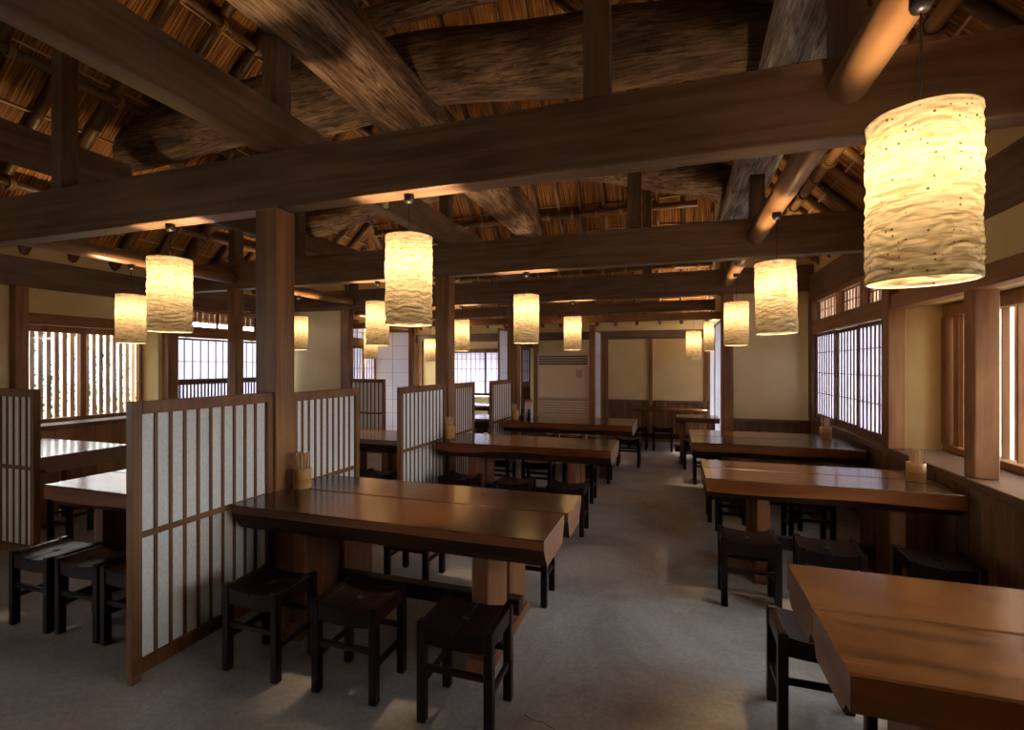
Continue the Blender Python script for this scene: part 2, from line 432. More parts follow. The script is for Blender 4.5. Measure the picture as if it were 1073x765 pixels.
# left wall -------------------------------------------------
mb = MB()
mb.box(XL - 0.14, XL, YF, YM, 0, 0.77)
mb.box(XL - 0.10, XL - 0.005, -1.05, 3.42, 0.77, 3.0).box(XL - 0.10, XL - 0.005, YF, -1.05, 2.06, 3.0)
mb.box(XL - 0.10, XL - 0.005, 3.42, 5.06, 2.06, 3.0)
mb.box(XL - 0.10, XL - 0.005, 5.06, YM, 2.60, 3.0)
mb.box(XL - 0.42, XL - 0.03, 4.97, 5.07, 0.79, 2.06)
mb.box(XL - 0.42, XL - 0.03, 3.40, 3.50, 0.79, 2.06)
mb.box(XL - 0.48, XL - 0.03, 3.4, 5.07, 1.97, 2.10)
w = mb.build('wall_left', PLASTER); structure(w)
d = planks('x', XL, 0.03, YF, YM, 0.0, 0.735).build('wainscot_left', RIGHTW('z')); d.parent = w
s = MB().box(XL - 0.03, XL + 0.055, YF, YM, 0.735, 0.79, 0.006).box(XL - 0.52, XL + 0.02, 3.42, 5.06, 0.755, 0.788, 0.004).build('trim_3', TRIM('y')); structure(s)
s = MB().box(XL - 0.06, XL + 0.05, 3.42, 5.03, 1.935, 2.06, 0.006).build('trim_4', RIGHTW('y')); structure(s)
# end walls of the side aisles ------------------------------
mb = MB().box(0.76, XR + 0.1, YM + 0.02, YM + 0.12, 0, zr(0.76) + 0.1)
w = mb.build('wall_end_right', PLASTER); structure(w)
d = planks('y', YM + 0.02, -0.03, 0.77, XR - 0.02, 0, 0.70).build('wainscot_end', DADO('z')); d.parent = w
s = MB().box(0.77, XR - 0.0, YM - 0.035, YM + 0.03, 0.70, 0.745, 0.005).build('trim_5', DADO('x')); structure(s)
mb = MB().box(XL - 0.1, -5.60, YM + 0.02, YM + 0.12, 0, 3.6)
w = mb.build('wall_end_left', PLASTER); structure(w)
d = planks('y', YM + 0.02, -0.03, XL, -5.62, 0, 0.70).build('wainscot_end', DADO('z')); d.parent = w
# rear part -------------------------------------------------
XWa, XWb = -4.66, -3.50        # rear window
mb = MB()
mb.box(AXL, AXR, YB, YB + 0.12, 0, 0.79)
mb.box(AXL, XWa, YB, YB + 0.12, 0.79, 2.6); mb.box(AXR, AXR + 0.3, YB - 0.05, YB + 0.12, 0, 2.6); mb.box(XWb, AXR, YB, YB + 0.12, 0.79, 2.6)
mb.box(XWa, XWb, YB, YB + 0.12, 1.78, 2.6)
w = mb.build('wall_back', PLASTER); structure(w)
d = planks('y', YB, -0.025, -1.36, AXR, 0, 0.76, 0.15).build('wainscot_back', DADO('z')); d.parent = w
mb = MB()
mb.box(AXL, AXR, YB - 0.07, YB + 0.02, 1.99, 2.15, 0.005)     # plate over the back wall
mb.box(-1.40, AXR, YB - 0.04, YB + 0.01, 0.755, 0.80, 0.004)
s = mb.build('trim_6', BEAM('x')); structure(s)
mb = MB()
for x, wd in ((-1.30, 0.13), (-0.42, 0.07), (0.57, 0.06), (-5.42, 0.1), (-2.72, 0.1), (-3.45, 0.06), (-4.70, 0.05)):
    mb.box(x - wd / 2, x + wd / 2, YB - 0.045, YB + 0.01, 0, 2.0, 0.004)
mb.box(XWa - 0.05, XWb + 0.05, YB - 0.045, YB + 0.01, 1.755, 1.83, 0.004)
s = mb.build('trim_7', COL('z')); structure(s)
# front wall behind the camera
mb = MB().box(XL - 0.7, XR + 0.7, YF - 0.15, YF, 0, 8.0)
structure(mb.build('wall_front', PLASTER))

# roof -------------------------------------------------------
THATCH = thatch_mat()
BATTEN = bamboo_mat((0.40, 0.24, 0.09), (0.62, 0.42, 0.19), 0.5)
RAFT = bamboo_mat((0.055, 0.028, 0.012), (0.20, 0.10, 0.036), 0.42)
RAFT2 = bamboo_mat((0.14, 0.068, 0.024), (0.38, 0.20, 0.075), 0.42)
S2 = math.sqrt(0.5)
def slope(name, origin, ax, up, poly, battens, mat):
    """poly in (along, upslope) metres; thatch lies above the plane"""
    ax = Vector(ax); up = Vector(up).normalized(); nn = ax.cross(up)
    if nn.z < 0: nn = -nn
    mb = MB(); n = len(poly)
    m = Matrix((ax, up, ax.cross(up))).transposed().to_4x4()
    sgn = 1 if ax.cross(up).z > 0 else -1
    vs = [(p[0], p[1], 0) for p in poly] + [(p[0], p[1], 0.3 * sgn) for p in poly]
    mb.add(vs, [tuple(range(n)), tuple(range(n, 2 * n))] + [(i, (i + 1) % n, n + (i + 1) % n, n + i) for i in range(n)])
    o = mb.build(name, mat); o.matrix_world = Matrix.Translation(origin) @ m
    structure(o)
    b = MB()
    for (a0, a1, u) in battens:
        k = 14; pts = [(a0 + (a1 - a0) * i / k, u + random.uniform(-0.03, 0.03), -0.008 * sgn) for i in range(k + 1)]
        b.tube(pts, 0.011, 6)
    bo = b.build('bamboo_batten', BATTEN, o)
    return o
rt2 = math.sqrt(2)
xe = 2.05; ye = 10.45
# right slope: along +Y, upslope toward -X
def hip_y(x): return 12.25 - zr(x)              # where right slope meets the rear hip
Lr = (xe - RX) * rt2
ycut = lambda u: hip_y(xe - u / rt2)
bats = [(YF, min(YB, ycut(u)), u) for u in [0.55 * k + 0.35 for k in range(12)]]
slope('ceiling', (xe, 0, zr(xe)), (0, 1, 0), (-1, 0, 1), [(YF - 0.2, 0), (hip_y(xe), 0), (hip_y(RX), Lr), (YF - 0.2, Lr)], bats, THATCH)
xle = -7.15
hip_yl = lambda x: 12.25 - zl(x)
Ll = (RX - xle) * rt2
bats = [(YF, hip_yl(xle + u / rt2), u) for u in [0.55 * k + 0.3 for k in range(12)]]
slope('ceiling', (xle, 0, zl(xle)), (0, 1, 0), (1, 0, 1), [(YF - 0.2, 0), (hip_yl(xle), 0), (hip_yl(RX), Ll), (YF - 0.2, Ll)], bats, THATCH)
# rear hip: along X, upslope toward -Y
def hipx(y):
    z = zb(y); return (z - 9.65, 4.60 - z)
bats = []
for k in range(13):
    u = 0.3 + 0.5 * k; y = ye - u / rt2; a, b_ = hipx(y)
    if b_ - a > 0.3: bats.append((max(a, -7.3), min(b_, 2.3), u))
a0, b0 = hipx(ye); yt = 12.25 - zr(RX)
slope('ceiling', (0, ye, zb(ye)), (1, 0, 0), (0, -1, 1), [(a0, 0), (b0, 0), (RX, (ye - yt) * rt2)], bats, THATCH)

def pole(name, p0, p1, r0, r1, mat, n=10, knots=0.33, label=None, cat='rafter', group=None, ties=None):
    p0, p1 = Vector(p0), Vector(p1); d = p1 - p0; Ln = d.length
    mb = MB(); pts = []; rad = []
    if knots:
        k = 0.1 * random.random() * knots
        stops = [0.0]
        t = random.uniform(0.1, knots)
        while t < Ln - 0.05: stops += [t - 0.012, t, t + 0.012]; t += knots * random.uniform(0.85, 1.15)
        stops.append(Ln)
        for i, s_ in enumerate(stops):
            pts.append((s_, 0, 0)); rr = r0 + (r1 - r0) * s_ / Ln
            rad.append(rr * (1.12 if (i % 3 == 2 and 0 < i < len(stops) - 1) else 1.0))
    else:
        kk = max(2, int(Ln / 0.4))
        for i in range(kk + 1): pts.append((Ln * i / kk, 0, 0)); rad.append(r0 + (r1 - r0) * i / kk)
    mb.tube(pts, rad, n)
    o = mb.build(name, mat); o.rotation_mode = 'QUATERNION'
    o.rotation_quaternion = Vector((1, 0, 0)).rotation_difference(d.normalized()); o.location = p0
    structure(o, label, cat, group)
    if ties:
        tb = MB()
        for s_ in ties:
            for q in (-0.016, 0.0, 0.016):
                ring = [(s_ + q, (r0 + 0.012) * math.cos(2 * PI * k / 12), (r0 + 0.012) * math.sin(2 * PI * k / 12)) for k in range(13)]
                tb.tube(ring, 0.009, 5, cap=False)
        tb.build('rope_lashing', ROPE, o)
    return o
off = 0.05
RS = 0.43
y = YF + 0.2; k = 0
right_y = []
while y < 9.6:
    xt = max(RX + 0.05, y - 7.65 + 0.06)
    if xt < XR - 0.1:
        r = random.uniform(0.032, 0.044)
        pole('bamboo_rafter', (2.0, y, zr(2.0) - off), (xt, y, zr(xt) - off), r, r * 0.8, RAFT2 if k % 3 else RAFT, 8, 0.35,
             'bamboo rafter under the thatch of the slope over the right-hand tables', 'rafter', 'rafters of the right roof slope')
        right_y.append(y)
    y += RS * random.uniform(0.9, 1.1); k += 1
y = YF + 0.2; k = 0
while y < 9.6:
    xt = min(RX - 0.05, 2.6 - y - 0.06)
    if xt > XL + 0.1:
        r = random.uniform(0.05, 0.072)
        pole('bamboo_rafter', (-7.08, y, zl(-7.08) - off - 0.02), (xt, y, zl(xt) - off - 0.02), r, r * 0.8, RAFT, 8, 0.4,
             'dark bamboo rafter under the golden thatch of the left roof slope', 'rafter', 'rafters of the left roof slope')
    y += RS * random.uniform(0.9, 1.1); k += 1
x = -6.6; k = 0
while x < 1.7:
    zt = min(zr(x), zl(x)) - 0.08; yt_ = 12.25 - zt
    if yt_ < 9.7:
        r = random.uniform(0.03, 0.045)
        pole('bamboo_rafter', (x, 10.3, zb(10.3) - off), (x, yt_, zb(yt_) - off), r, r * 0.8, RAFT if k % 2 else RAFT2, 8, 0.35,
             'bamboo rafter running up the far hip of the thatched roof', 'rafter', 'rafters of the far roof hip')
    x += 0.40 * random.uniform(0.9, 1.1); k += 1
# purlins tied under the rafters
for x in (-6.2, -5.33, -4.45, -3.55):
    y1 = hip_yl(x) - 0.1
    pole('bamboo_purlin', (x, YF, zl(x) - 0.18), (x, y1, zl(x) - 0.18), 0.045, 0.045, RAFT, 10, 0.5,
         'dark bamboo purlin lashed across the left roof slope at one of four heights', 'purlin', 'purlins of the left slope',
         ties=[0.2 + 0.43 * j for j in range(int((y1 - YF) / 0.43) - 1)])
for x in (1.25, 0.35, -0.55, -1.45):
    y1 = min(hip_y(x), 9.8) - 0.1
    pole('bamboo_purlin', (x, YF, zr(x) - 0.15), (x, y1, zr(x) - 0.15), 0.042, 0.042, RAFT2, 10, 0.5,
         'bamboo purlin lashed across the right roof slope at one of four heights', 'purlin', 'purlins of the right slope',
         ties=[0.2 + 0.43 * j for j in range(int((y1 - YF) / 0.43) - 1)])
for y in (8.9, 8.1, 7.3, 6.6):
    a, b_ = hipx(y)
    pole('bamboo_purlin', (a + 0.1, y, zb(y) - 0.17), (b_ - 0.1, y, zb(y) - 0.17), 0.06, 0.05, RAFT, 10, 0.5,
         'pole purlin lashed across the far roof hip', 'purlin', 'purlins of the far hip',
         ties=[0.2 + 0.4 * j for j in range(max(1, int((b_ - a) / 0.4) - 1))])

# ------------------------------------------------------------------ timber frame
def timber(name, x0, x1, y0, y1, z0, z1, mat, label, cat='beam', b=0.006, group=None):
    cx, cy, cz = (x0 + x1) / 2, (y0 + y1) / 2, z0
    o = MB().box(x0 - cx, x1 - cx, y0 - cy, y1 - cy, z0 - cz, z1 - cz, b).build(name, mat, loc=(cx, cy, cz))
    return structure(o, label, cat, group)
BZ0, BZ1 = 2.458, 2.808
BY = (2.44, 4.90, 7.38)
for i, (y, lab) in enumerate(zip(BY, ('great tie beam nearest the viewer, crossing the whole hall',
                                      'second tie beam, crossing behind the nearest one',
                                      'third tie beam, over the opening to the rear room'))):
    timber('tie_beam', XL - 0.05, XR + 0.02, y, y + 0.13, BZ0, BZ1, BEAM('x'), lab)
timber('wall_plate', XR - 0.05, XR + 0.09, YF, YM + 0.1, 2.34, 2.655, BEAM('y'), 'heavy plate beam along the top of the right wall')
timber('wall_plate', XL - 0.09, XL + 0.05, YF, YM + 0.1, 2.34, 2.655, BEAM('y'), 'heavy plate beam along the top of the left wall')
# columns under the tie beams
for y, lab in zip(BY, ('square wooden column beside the nearest slatted screen', 'square wooden column at the end of the second slatted screen', 'square wooden column at the end of the third slatted screen')):
    timber('column', -2.503, -2.338, y - 0.005, y + 0.155, 0, BZ0 if y else 0, COL('z'), lab, 'column')
timber('column', -5.50, -5.36, 4.90, 5.03, 0, BZ0, COL('z'), 'wooden column in the left aisle under the second tie beam', 'column')
timber('column', -5.64, -5.46, 7.36, 7.50, 0, BZ0, COL('z'), 'wooden column at the edge of the left end wall', 'column')
timber('column', 0.645, 0.78, 7.36, 7.50, 0, BZ0, COL('z'), 'wooden column at the edge of the right end wall', 'column')
timber('column', 1.735, 1.86, 3.71, 3.83, 0.79, 1.94, RIGHTW('z'), 'knotty orange column standing on the right window ledge', 'column')
timber('column', 1.68, 1.80, 4.82, 4.965, 0.788, 2.34, RIGHTW('z'), 'orange wooden post between the paper window and the plaster bay', 'column')
timber('column', 1.69, 1.80, 7.22, 7.40, 0.79, 2.34, TRIM('z'), 'dark post in the corner of the right wall', 'column')
timber('column', -6.82, -6.70, 3.34, 3.46, 0, 2.34, COL('z'), 'brown post left of the sunlit lattice window', 'column')
timber('column', -6.82, -6.70, 5.02, 5.17, 0.79, 2.34, COL('z'), 'brown post between the sunlit lattice window and the paper window', 'column')
# beams running along the hall
timber('purlin_beam', -2.47, -2.335, YF, 7.6, BZ1, 3.092, BEAM('y'), 'squared beam running lengthwise above the row of columns')
timber('purlin_beam', -5.50, -5.34, YF, 3.62, 3.235, 3.55, BEAM('y'), 'squared beam high in the left aisle, nearer length')
timber('purlin_beam', -5.50, -5.34, 3.98, 7.6, 3.225, 3.52, BEAM('y'), 'squared beam high in the left aisle, farther length')
# little label-like junction box on the lengthwise beam
# struts
for y, lab in zip(BY, ('nearest', 'second', 'third')):
    timber('strut', -0.43, -0.30, y + 0.01, y + 0.12, BZ1, zr(-0.36) - 0.2, BEAM('z'), f'tall strut rising from the {lab} tie beam right of its middle', 'strut')
    timber('strut', -4.49, -4.36, y + 0.01, y + 0.12, BZ1, zl(-4.42) - 0.2, BEAM('z'), f'tall strut rising from the {lab} tie beam over the left aisle', 'strut')
    timber('strut', 0.66, 0.78, y + 0.0, y + 0.13, BZ1, 3.22, BEAM('z'), f'short strut between the {lab} tie beam and the grey log', 'strut')
    timber('strut', -5.48, -5.36, y + 0.0, y + 0.13, BZ1, 3.235, BEAM('z'), f'short strut on the {lab} tie beam under the left aisle beam', 'strut')
    timber('strut', -2.46, -2.345, y + 0.0, y + 0.13, 3.092, 3.56, BEAM('z'), f'strut above the {lab} tie beam carrying the big lit log', 'strut')

def log(name, pts, rad, label, n=22, sq=0.0, bend=0.06, seed=0, mat=None):
    """natural log: smooth path with bumps; built in a local frame whose x axis runs along it"""
    pts = [Vector(p) for p in pts]; p0, p1 = pts[0], pts[-1]
    d = (p1 - p0).normalized()
    q = Vector((1, 0, 0)).rotation_difference(d); qi = q.inverted()
    loc = [qi @ (p - p0) for p in pts]
    m = 40; path = []; rr = []
    for i in range(m + 1):
        t = i / m * (len(loc) - 1); k = min(int(t), len(loc) - 2); f_ = t - k
        P = [loc[max(k - 1, 0)], loc[k], loc[k + 1], loc[min(k + 2, len(loc) - 1)]]
        R = [rad[max(k - 1, 0)], rad[k], rad[k + 1], rad[min(k + 2, len(loc) - 1)]]
        cr = lambda a, b, c, e: 0.5 * (2 * b + (c - a) * f_ + (2 * a - 5 * b + 4 * c - e) * f_ ** 2 + (3 * b - a - 3 * c + e) * f_ ** 3)
        path.append(Vector([cr(P[0][j], P[1][j], P[2][j], P[3][j]) for j in range(3)])); rr.append(cr(*R))
    def shp(i, t):
        s_ = 1 + bend * noise.noise(Vector((i * 0.22 + seed * 9.1, math.cos(t) * 1.1, math.sin(t) * 1.1))) * 1.6
        s_ += 0.02 * noise.noise(Vector((i * 0.9 + seed, math.cos(t) * 4, math.sin(t) * 4)))
        if sq:
            c, e = abs(math.cos(t)), abs(math.sin(t))
            s_ *= 1 + sq * (1 / (c ** 5 + e ** 5) ** 0.2 - 1)
        return s_
    o = MB().tube(path, rr, n, shape=shp).build(name, mat or LOG)
    o.rotation_mode = 'QUATERNION'; o.rotation_quaternion = q; o.location = p0
    return structure(o, label, 'log beam')
log('log_beam', [(-2.23, YF, 3.78), (-2.2, 0.5, 3.76), (-2.22, 2.5, 3.74), (-2.24, 4.2, 3.72), (-2.16, 6.2, 3.70), (-2.2, 7.6, 3.7)], [0.25, 0.25, 0.235, 0.225, 0.22, 0.2],
    'broad hewn log running lengthwise overhead, lit warm from below', sq=0.9, seed=1)
log('log_beam', [(0.72, YF, 3.40), (0.72, 1.5, 3.40), (0.71, 3.4, 3.40), (0.73, 5.2, 3.37), (0.72, 7.7, 3.36)], [0.18, 0.18, 0.175, 0.175, 0.17],
    'rough grey log running lengthwise above the round poles', sq=0.9, seed=2, mat=GREYLOG)
log('log_beam', [(-6.0, 3.95, 3.92), (-5.0, 3.95, 4.02), (-3.4, 3.95, 4.10), (-2.3, 3.95, 4.14), (-0.8, 3.95, 3.98), (0.1, 3.95, 3.94), (0.75, 3.95, 3.84)], [0.24, 0.27, 0.28, 0.29, 0.29, 0.27, 0.22],
    'huge dark arched log lying across the hall above the nearest tie beam', seed=3, mat=SOOTLOG)
log('log_beam', [(-5.75, 6.3, 3.60), (-5.0, 6.3, 3.74), (-3.6, 6.3, 4.02), (-2.3, 6.3, 4.18), (-1.1, 6.3, 4.12), (-0.2, 6.3, 3.90), (0.62, 6.3, 3.62)], [0.19, 0.22, 0.25, 0.25, 0.25, 0.25, 0.19],
    'arched log lying across the hall above the second tie beam', seed=4, mat=log_mat(0.75))
log('log_beam', [(-4.0, 4.55, 5.12), (-2.4, 4.55, 5.22), (-0.9, 4.55, 5.16)], [0.11, 0.12, 0.11], 'thin round log high under the ridge', seed=5)
log('log_beam', [(-4.6, 5.6, 4.72), (-2.4, 5.55, 4.85), (-0.4, 5.6, 4.74)], [0.10, 0.12, 0.10], 'slim pole across the roof behind the arched logs', seed=6)

# round poles between the tie beams
POLE = bamboo_mat((0.17, 0.083, 0.036), (0.27, 0.142, 0.066), 0.38)
def round_pole(x, y0, y1, z, r, label):
    mb = MB(); Ln = y1 - y0
    pts = [(0, 0, 0), (0.012, 0, 0), (0.03, 0, 0), (Ln * 0.33, 0, 0.004), (Ln * 0.66, 0, 0.004), (Ln - 0.03, 0, 0), (Ln - 0.012, 0, 0), (Ln, 0, 0)]
    mb.tube(pts, [r * 0.55, r * 0.88, r, r * 1.02, r, r, r * 0.88, r * 0.55], 20)
    o = mb.build('round_pole', POLE, loc=(x, y0, z), rot=(0, 0, PI / 2))
    return structure(o, label, 'pole')
round_pole(0.70, YF + 0.05, BY[0] + 0.0, 2.655, 0.075, 'smooth round pole overhead ending at the nearest tie beam, above the largest lantern')
round_pole(0.70, BY[0] + 0.13, BY[1] + 0.0, 2.635, 0.073, 'smooth round pole between the nearest and second tie beams on the right')
round_pole(0.70, BY[1] + 0.13, BY[2] + 0.0, 2.62, 0.07, 'smooth round pole between the second and third tie beams on the right')
round_pole(0.70, BY[2] + 0.13, 9.6, 2.40, 0.06, 'short pale pole beyond the third tie beam')
round_pole(-5.42, BY[0] + 0.13, BY[1], 2.60, 0.073, 'smooth round pole between the nearest and second tie beams over the left aisle')
round_pole(-5.42, BY[1] + 0.13, BY[2], 2.60, 0.07, 'smooth round pole between the second and third tie beams over the left aisle')
round_pole(-5.42, BY[2] + 0.13, 9.6, 2.42, 0.06, 'round pole beyond the third tie beam over the left aisle')
# rail along the rear opening
timber('trim_8', -5.5, 0.68, 7.50, 7.58, 2.13, 2.235, RIGHTW('x'), None, None)
timber('trim_9', -5.5, 0.68, 8.35, 8.47, 2.35, 2.52, BEAM('x'), None, None)

# ------------------------------------------------------------------ windows
def lattice_panel(root, w, h, frame=0.035, nv=6, hz=(0.5,), bar=0.014, depth=0.03, mat_f=None, mat_b=None, paper=SHOJI, bottom=0.06, y=0.0, x0=0.0, z0=0.0, names=('sash', 'muntins', 'paper')):
    """sliding paper sash in local coords: x along, z up, front at -y"""
    mat_f = mat_f or TRIM('z'); mat_b = mat_b or TRIM('z')
    fr = MB()
    fr.box(x0, x0 + frame, y - depth / 2, y + depth / 2, z0, z0 + h, 0.003).box(x0 + w - frame, x0 + w, y - depth / 2, y + depth / 2, z0, z0 + h, 0.003)
    fr.box(x0 + frame, x0 + w - frame, y - depth / 2, y + depth / 2, z0 + h - frame, z0 + h, 0.003).box(x0 + frame, x0 + w - frame, y - depth / 2, y + depth / 2, z0, z0 + bottom, 0.003)
    fr.build(names[0], mat_f, root)
    b = MB()
    for i in range(1, nv + 1):
        x = x0 + frame + (w - 2 * frame) * i / (nv + 1)
        b.box(x - bar / 2, x + bar / 2, y - depth * 0.4, y + 0.002, z0 + bottom, z0 + h - frame)
    for q in hz:
        z = z0 + bottom + (h - bottom - frame) * q
        b.box(x0 + frame, x0 + w - frame, y - depth * 0.3, y + 0.004, z - 0.005, z + 0.005)
    if nv or hz: b.build(names[1], mat_b, root)
    MB().box(x0 + frame * 0.6, x0 + w - frame * 0.6, y + 0.004, y + 0.006, z0 + bottom * 0.6, z0 + h - frame * 0.6).build(names[2], paper, root)
nwin = [0]
def window(loc, rz):
    nwin[0] += 1
    o = bpy.data.objects.new(f'window_{nwin[0]}', None); C.objects.link(o)
    o.location = loc; o.rotation_euler = (0, 0, rz); o['kind'] = 'structure'
    return o
def trim_box(mb_args, name, mat):
    mb = MB()
    for a in mb_args: mb.box(*a)
    return structure(mb.build(name, mat))

# right wall paper window, Y 4.97..7.22 ; local x -> -Y?  rz=-90: local x -> -Y, local -y -> -X
y1 = 7.22; wlen = 7.22 - 4.965
w = window((XR, y1, 0.79), -PI / 2)
pw = wlen / 3
for i in range(3):
    lattice_panel(w, pw + 0.02, 1.09, 0.04, 6, (0.27, 0.53, 0.79), 0.018, 0.028, y=0.03 * (i % 2), x0=i * pw - (0.01 if i else 0), bottom=0.075)
trim_box([(XR - 0.05, XR + 0.06, 4.96, 7.25, 1.885, 2.045, 0.005), (XR - 0.03, XR + 0.05, 4.96, 7.25, 2.29, 2.35, 0.004),
          (XR - 0.03, XR + 0.05, 5.52, 5.57, 2.04, 2.3), (XR - 0.03, XR + 0.05, 6.28, 6.34, 2.04, 2.3)], 'trim_10', RIGHTW('y'))
w = window((XR + 0.03, 7.22, 2.045), -PI / 2)
for a, b_ in ((0.0, 0.88), (0.94, 1.65), (1.70, 2.255)):
    lattice_panel(w, b_ - a, 0.25, 0.014, 6, (0.5,), 0.010, 0.02, x0=a, bottom=0.014, paper=GLASS, names=('sash', 'muntins', 'pane'))
sl = MB()
for k in range(-6, 28): sl.box(0.02 + k * 0.083, 0.062 + k * 0.083, 0.08, 0.13, -0.05, 0.32)
sl.build('lattice', wood((0.60, 0.42, 0.29), (0.76, 0.57, 0.42), 'z', 0.7, 1.0, 0.2, 0, 0.5, 0.2), w)

# right bay windows, plane X = 2.18, from Y=4.78 back to YF; the out-of-view near length is added for daylight
w = window((XR + 0.38, 4.90, 0.79), -PI / 2)
bayl = 4.90 - 1.3
fr = MB().box(0, bayl, -0.05, 0.05, 0, 0.05, 0.004).box(0, bayl, -0.05, 0.05, 1.08, 1.18, 0.004).box(0, 0.07, -0.06, 0.05, 0.05, 1.08, 0.004)
fr.box(0.10, 0.17, -0.02, 0.03, 0.05, 1.08)
for x in (2.1,): fr.box(x, x + 0.09, -0.05, 0.05, 0.05, 1.08)
fr.build('window_frame', RIGHTW('z'), w)
MB().box(0.05, bayl, 0.044, 0.048, 0.04, 1.1).build('pane', GLASS, w)
fr = MB(); x = 0.18
while x < bayl - 0.05:
    fr.box(x, x + 0.014, 0.0, 0.04, 0.05, 1.08); x += 0.16
fr.build('glazing_bars', RIGHTW('z'), w)
LATT = wood((0.60, 0.42, 0.29), (0.76, 0.57, 0.42), 'z', 0.7, 1.0, 0.2, 0, 0.5, 0.2)
sl = MB(); x = 0.0
while x < 2.4:
    sl.box(x, x + 0.036, 0.14, 0.180, -0.1, 1.3); x += 0.105
sl.build('lattice', LATT, w)

# left bay: sunlit lattice window, plane X=-7.17, Y 3.5..4.97 ; rz=+90: local x -> +Y, local -y -> +X
w = window((XL - 0.36, 3.50, 0.79), PI / 2)
wl = 1.47
fr = MB().box(0, wl, -0.03, 0.04, 0, 0.045, 0.004).box(0, wl, -0.03, 0.04, 1.085, 1.18, 0.004).box(0, 0.045, -0.03, 0.04, 0.045, 1.085)
fr.box(wl - 0.045, wl, -0.03, 0.04, 0.045, 1.085).box(wl / 2 - 0.03, wl / 2 + 0.03, -0.03, 0.04, 0.045, 1.085)
fr.build('window_frame', RIGHTW('z'), w)
MB().box(0.02, wl - 0.02, 0.002, 0.006, 0.02, 1.11).build('pane', GLASS, w)
sl = MB()
for k in range(18):
    x = 0.02 + k * 0.083
    sl.box(x, x + 0.050, 0.13, 0.160, -0.1, 1.3)
sl.build('lattice', wood((0.60, 0.48, 0.36), (0.76, 0.66, 0.54), 'z', 0.7, 1.0, 0.2, 0, 0.5, 0.2), w)

# unseen glazed window added to the left wall behind the viewer, for daylight
w = window((XL, YF, 0.79), PI / 2)
fr = MB().box(0, 2.56, -0.03, 0.04, 0, 0.05).box(0, 2.56, -0.03, 0.04, 1.2, 1.27)
for k in range(3): fr.box(k * 1.25, k * 1.25 + 0.06, -0.03, 0.04, 0.05, 1.2)
fr.build('window_frame', RIGHTW('z'), w); MB().box(0, 2.56, 0.003, 0.007, 0.02, 1.25).build('pane', GLASS, w)
# left paper windows, Y 5.17..7.36
w = window((XL, 5.17, 0.79), PI / 2)
pl = 2.2 / 2
for i in range(2):
    lattice_panel(w, pl, 0.66, 0.03, 7, (0.45,), 0.009, 0.026, x0=i * pl, z0=0.43, bottom=0.05)
    lattice_panel(w, pl, 0.43, 0.03, 17, (), 0.020, 0.026, x0=i * pl, z0=0.0, bottom=0.03, names=('skirt_frame', 'skirt_bars', 'skirt_paper'))
trim_box([(XL - 0.06, XL + 0.05, 5.16, 7.40, 1.885, 2.045, 0.005), (XL - 0.05, XL + 0.03, 5.16, 7.40, 2.29, 2.35, 0.004)], 'trim_11', RIGHTW('y'))
w = window((XL - 0.03, 5.17, 2.045), PI / 2)
for i in range(3):
    lattice_panel(w, 0.733, 0.25, 0.02, 4, (0.55,), 0.012, 0.02, x0=i * 0.733, bottom=0.014, paper=GLASS, names=('sash', 'muntins', 'pane'))
sl = MB()
for k in range(22): sl.box(0.0 + k * 0.1, 0.085 + k * 0.1, 0.12, 0.15, 0.09, 0.32)
sl.build('outer_boards', wood((0.40, 0.24, 0.12), (0.6, 0.4, 0.22), 'z', 0.7, 1.0, 0.2, 0, 0.5, 0.2), w)

# rear window
w = window((XWa, YB + 0.02, 0.81), 0)
lattice_panel(w, 0.80, 0.96, 0.025, 6, (0.3, 0.6, 0.85), 0.009, 0.026, x0=0.0)
lattice_panel(w, 0.40, 0.96, 0.025, 2, (0.3, 0.6, 0.85), 0.009, 0.026, x0=0.78, y=0.03)

# rear room side walls: left (paper window and doors), right (paper doors)
mb = MB().box(AXL - 0.1, AXL, 7.5, 9.95, 2.24, 3.6).box(AXL - 0.1, AXL, 8.28, 8.5, 0, 2.24).box(AXL - 0.1, AXL, 9.75, 9.95, 0, 2.24).box(AXL - 0.1, AXL, 8.5, 9.75, 0, 0.3).box(AXL - 0.1, AXL, 7.5, 8.28, 0, 0.8)
structure(mb.build('wall_rear_left', PLASTER))
w = window((AXL - 0.02, 7.52, 0.8), PI / 2)
lattice_panel(w, 0.38, 1.02, 0.03, 3, (0.25, 0.6), 0.01, 0.026)
lattice_panel(w, 0.38, 1.02, 0.03, 3, (0.25, 0.6), 0.01, 0.026, x0=0.38)
lattice_panel(w, 0.38, 0.25, 0.02, 1, (0.5,), 0.01, 0.026, x0=0.0, z0=1.16, bottom=0.02, names=('transom', 'transom_bars', 'transom_paper'))
lattice_panel(w, 0.38, 0.25, 0.02, 1, (0.5,), 0.01, 0.026, x0=0.38, z0=1.16, bottom=0.02, names=('transom', 'transom_bars', 'transom_paper'))
w = window((AXL - 0.05, 8.5, 0.3), PI / 2)  # hidden window, added to backlight the white paper door
MB().box(0, 1.25, -0.02, 0.02, 0, 0.05).box(0, 1.25, -0.02, 0.02, 1.88, 1.94).box(0.6, 0.65, -0.02, 0.02, 0.05, 1.88).build('window_frame', TRIM('z'), w)
MB().box(0, 1.25, -0.003, 0.003, 0.02, 1.9).build('pane', GLASS, w)
trim_box([(AXL - 0.06, AXL + 0.04, 7.5, 8.3, 1.82, 1.96), (AXL - 0.06, AXL + 0.04, 7.5, 8.3, 2.2, 2.3)], 'trim_12', TRIM('y'))
mb = MB().box(AXR, AXR + 0.1, 7.5, 9.95, 2.24, 4.2).box(AXR + 0.03, AXR + 0.1, 7.5, 9.95, 0.0, 0.02)
structure(mb.build('wall_rear_right', PLASTER))

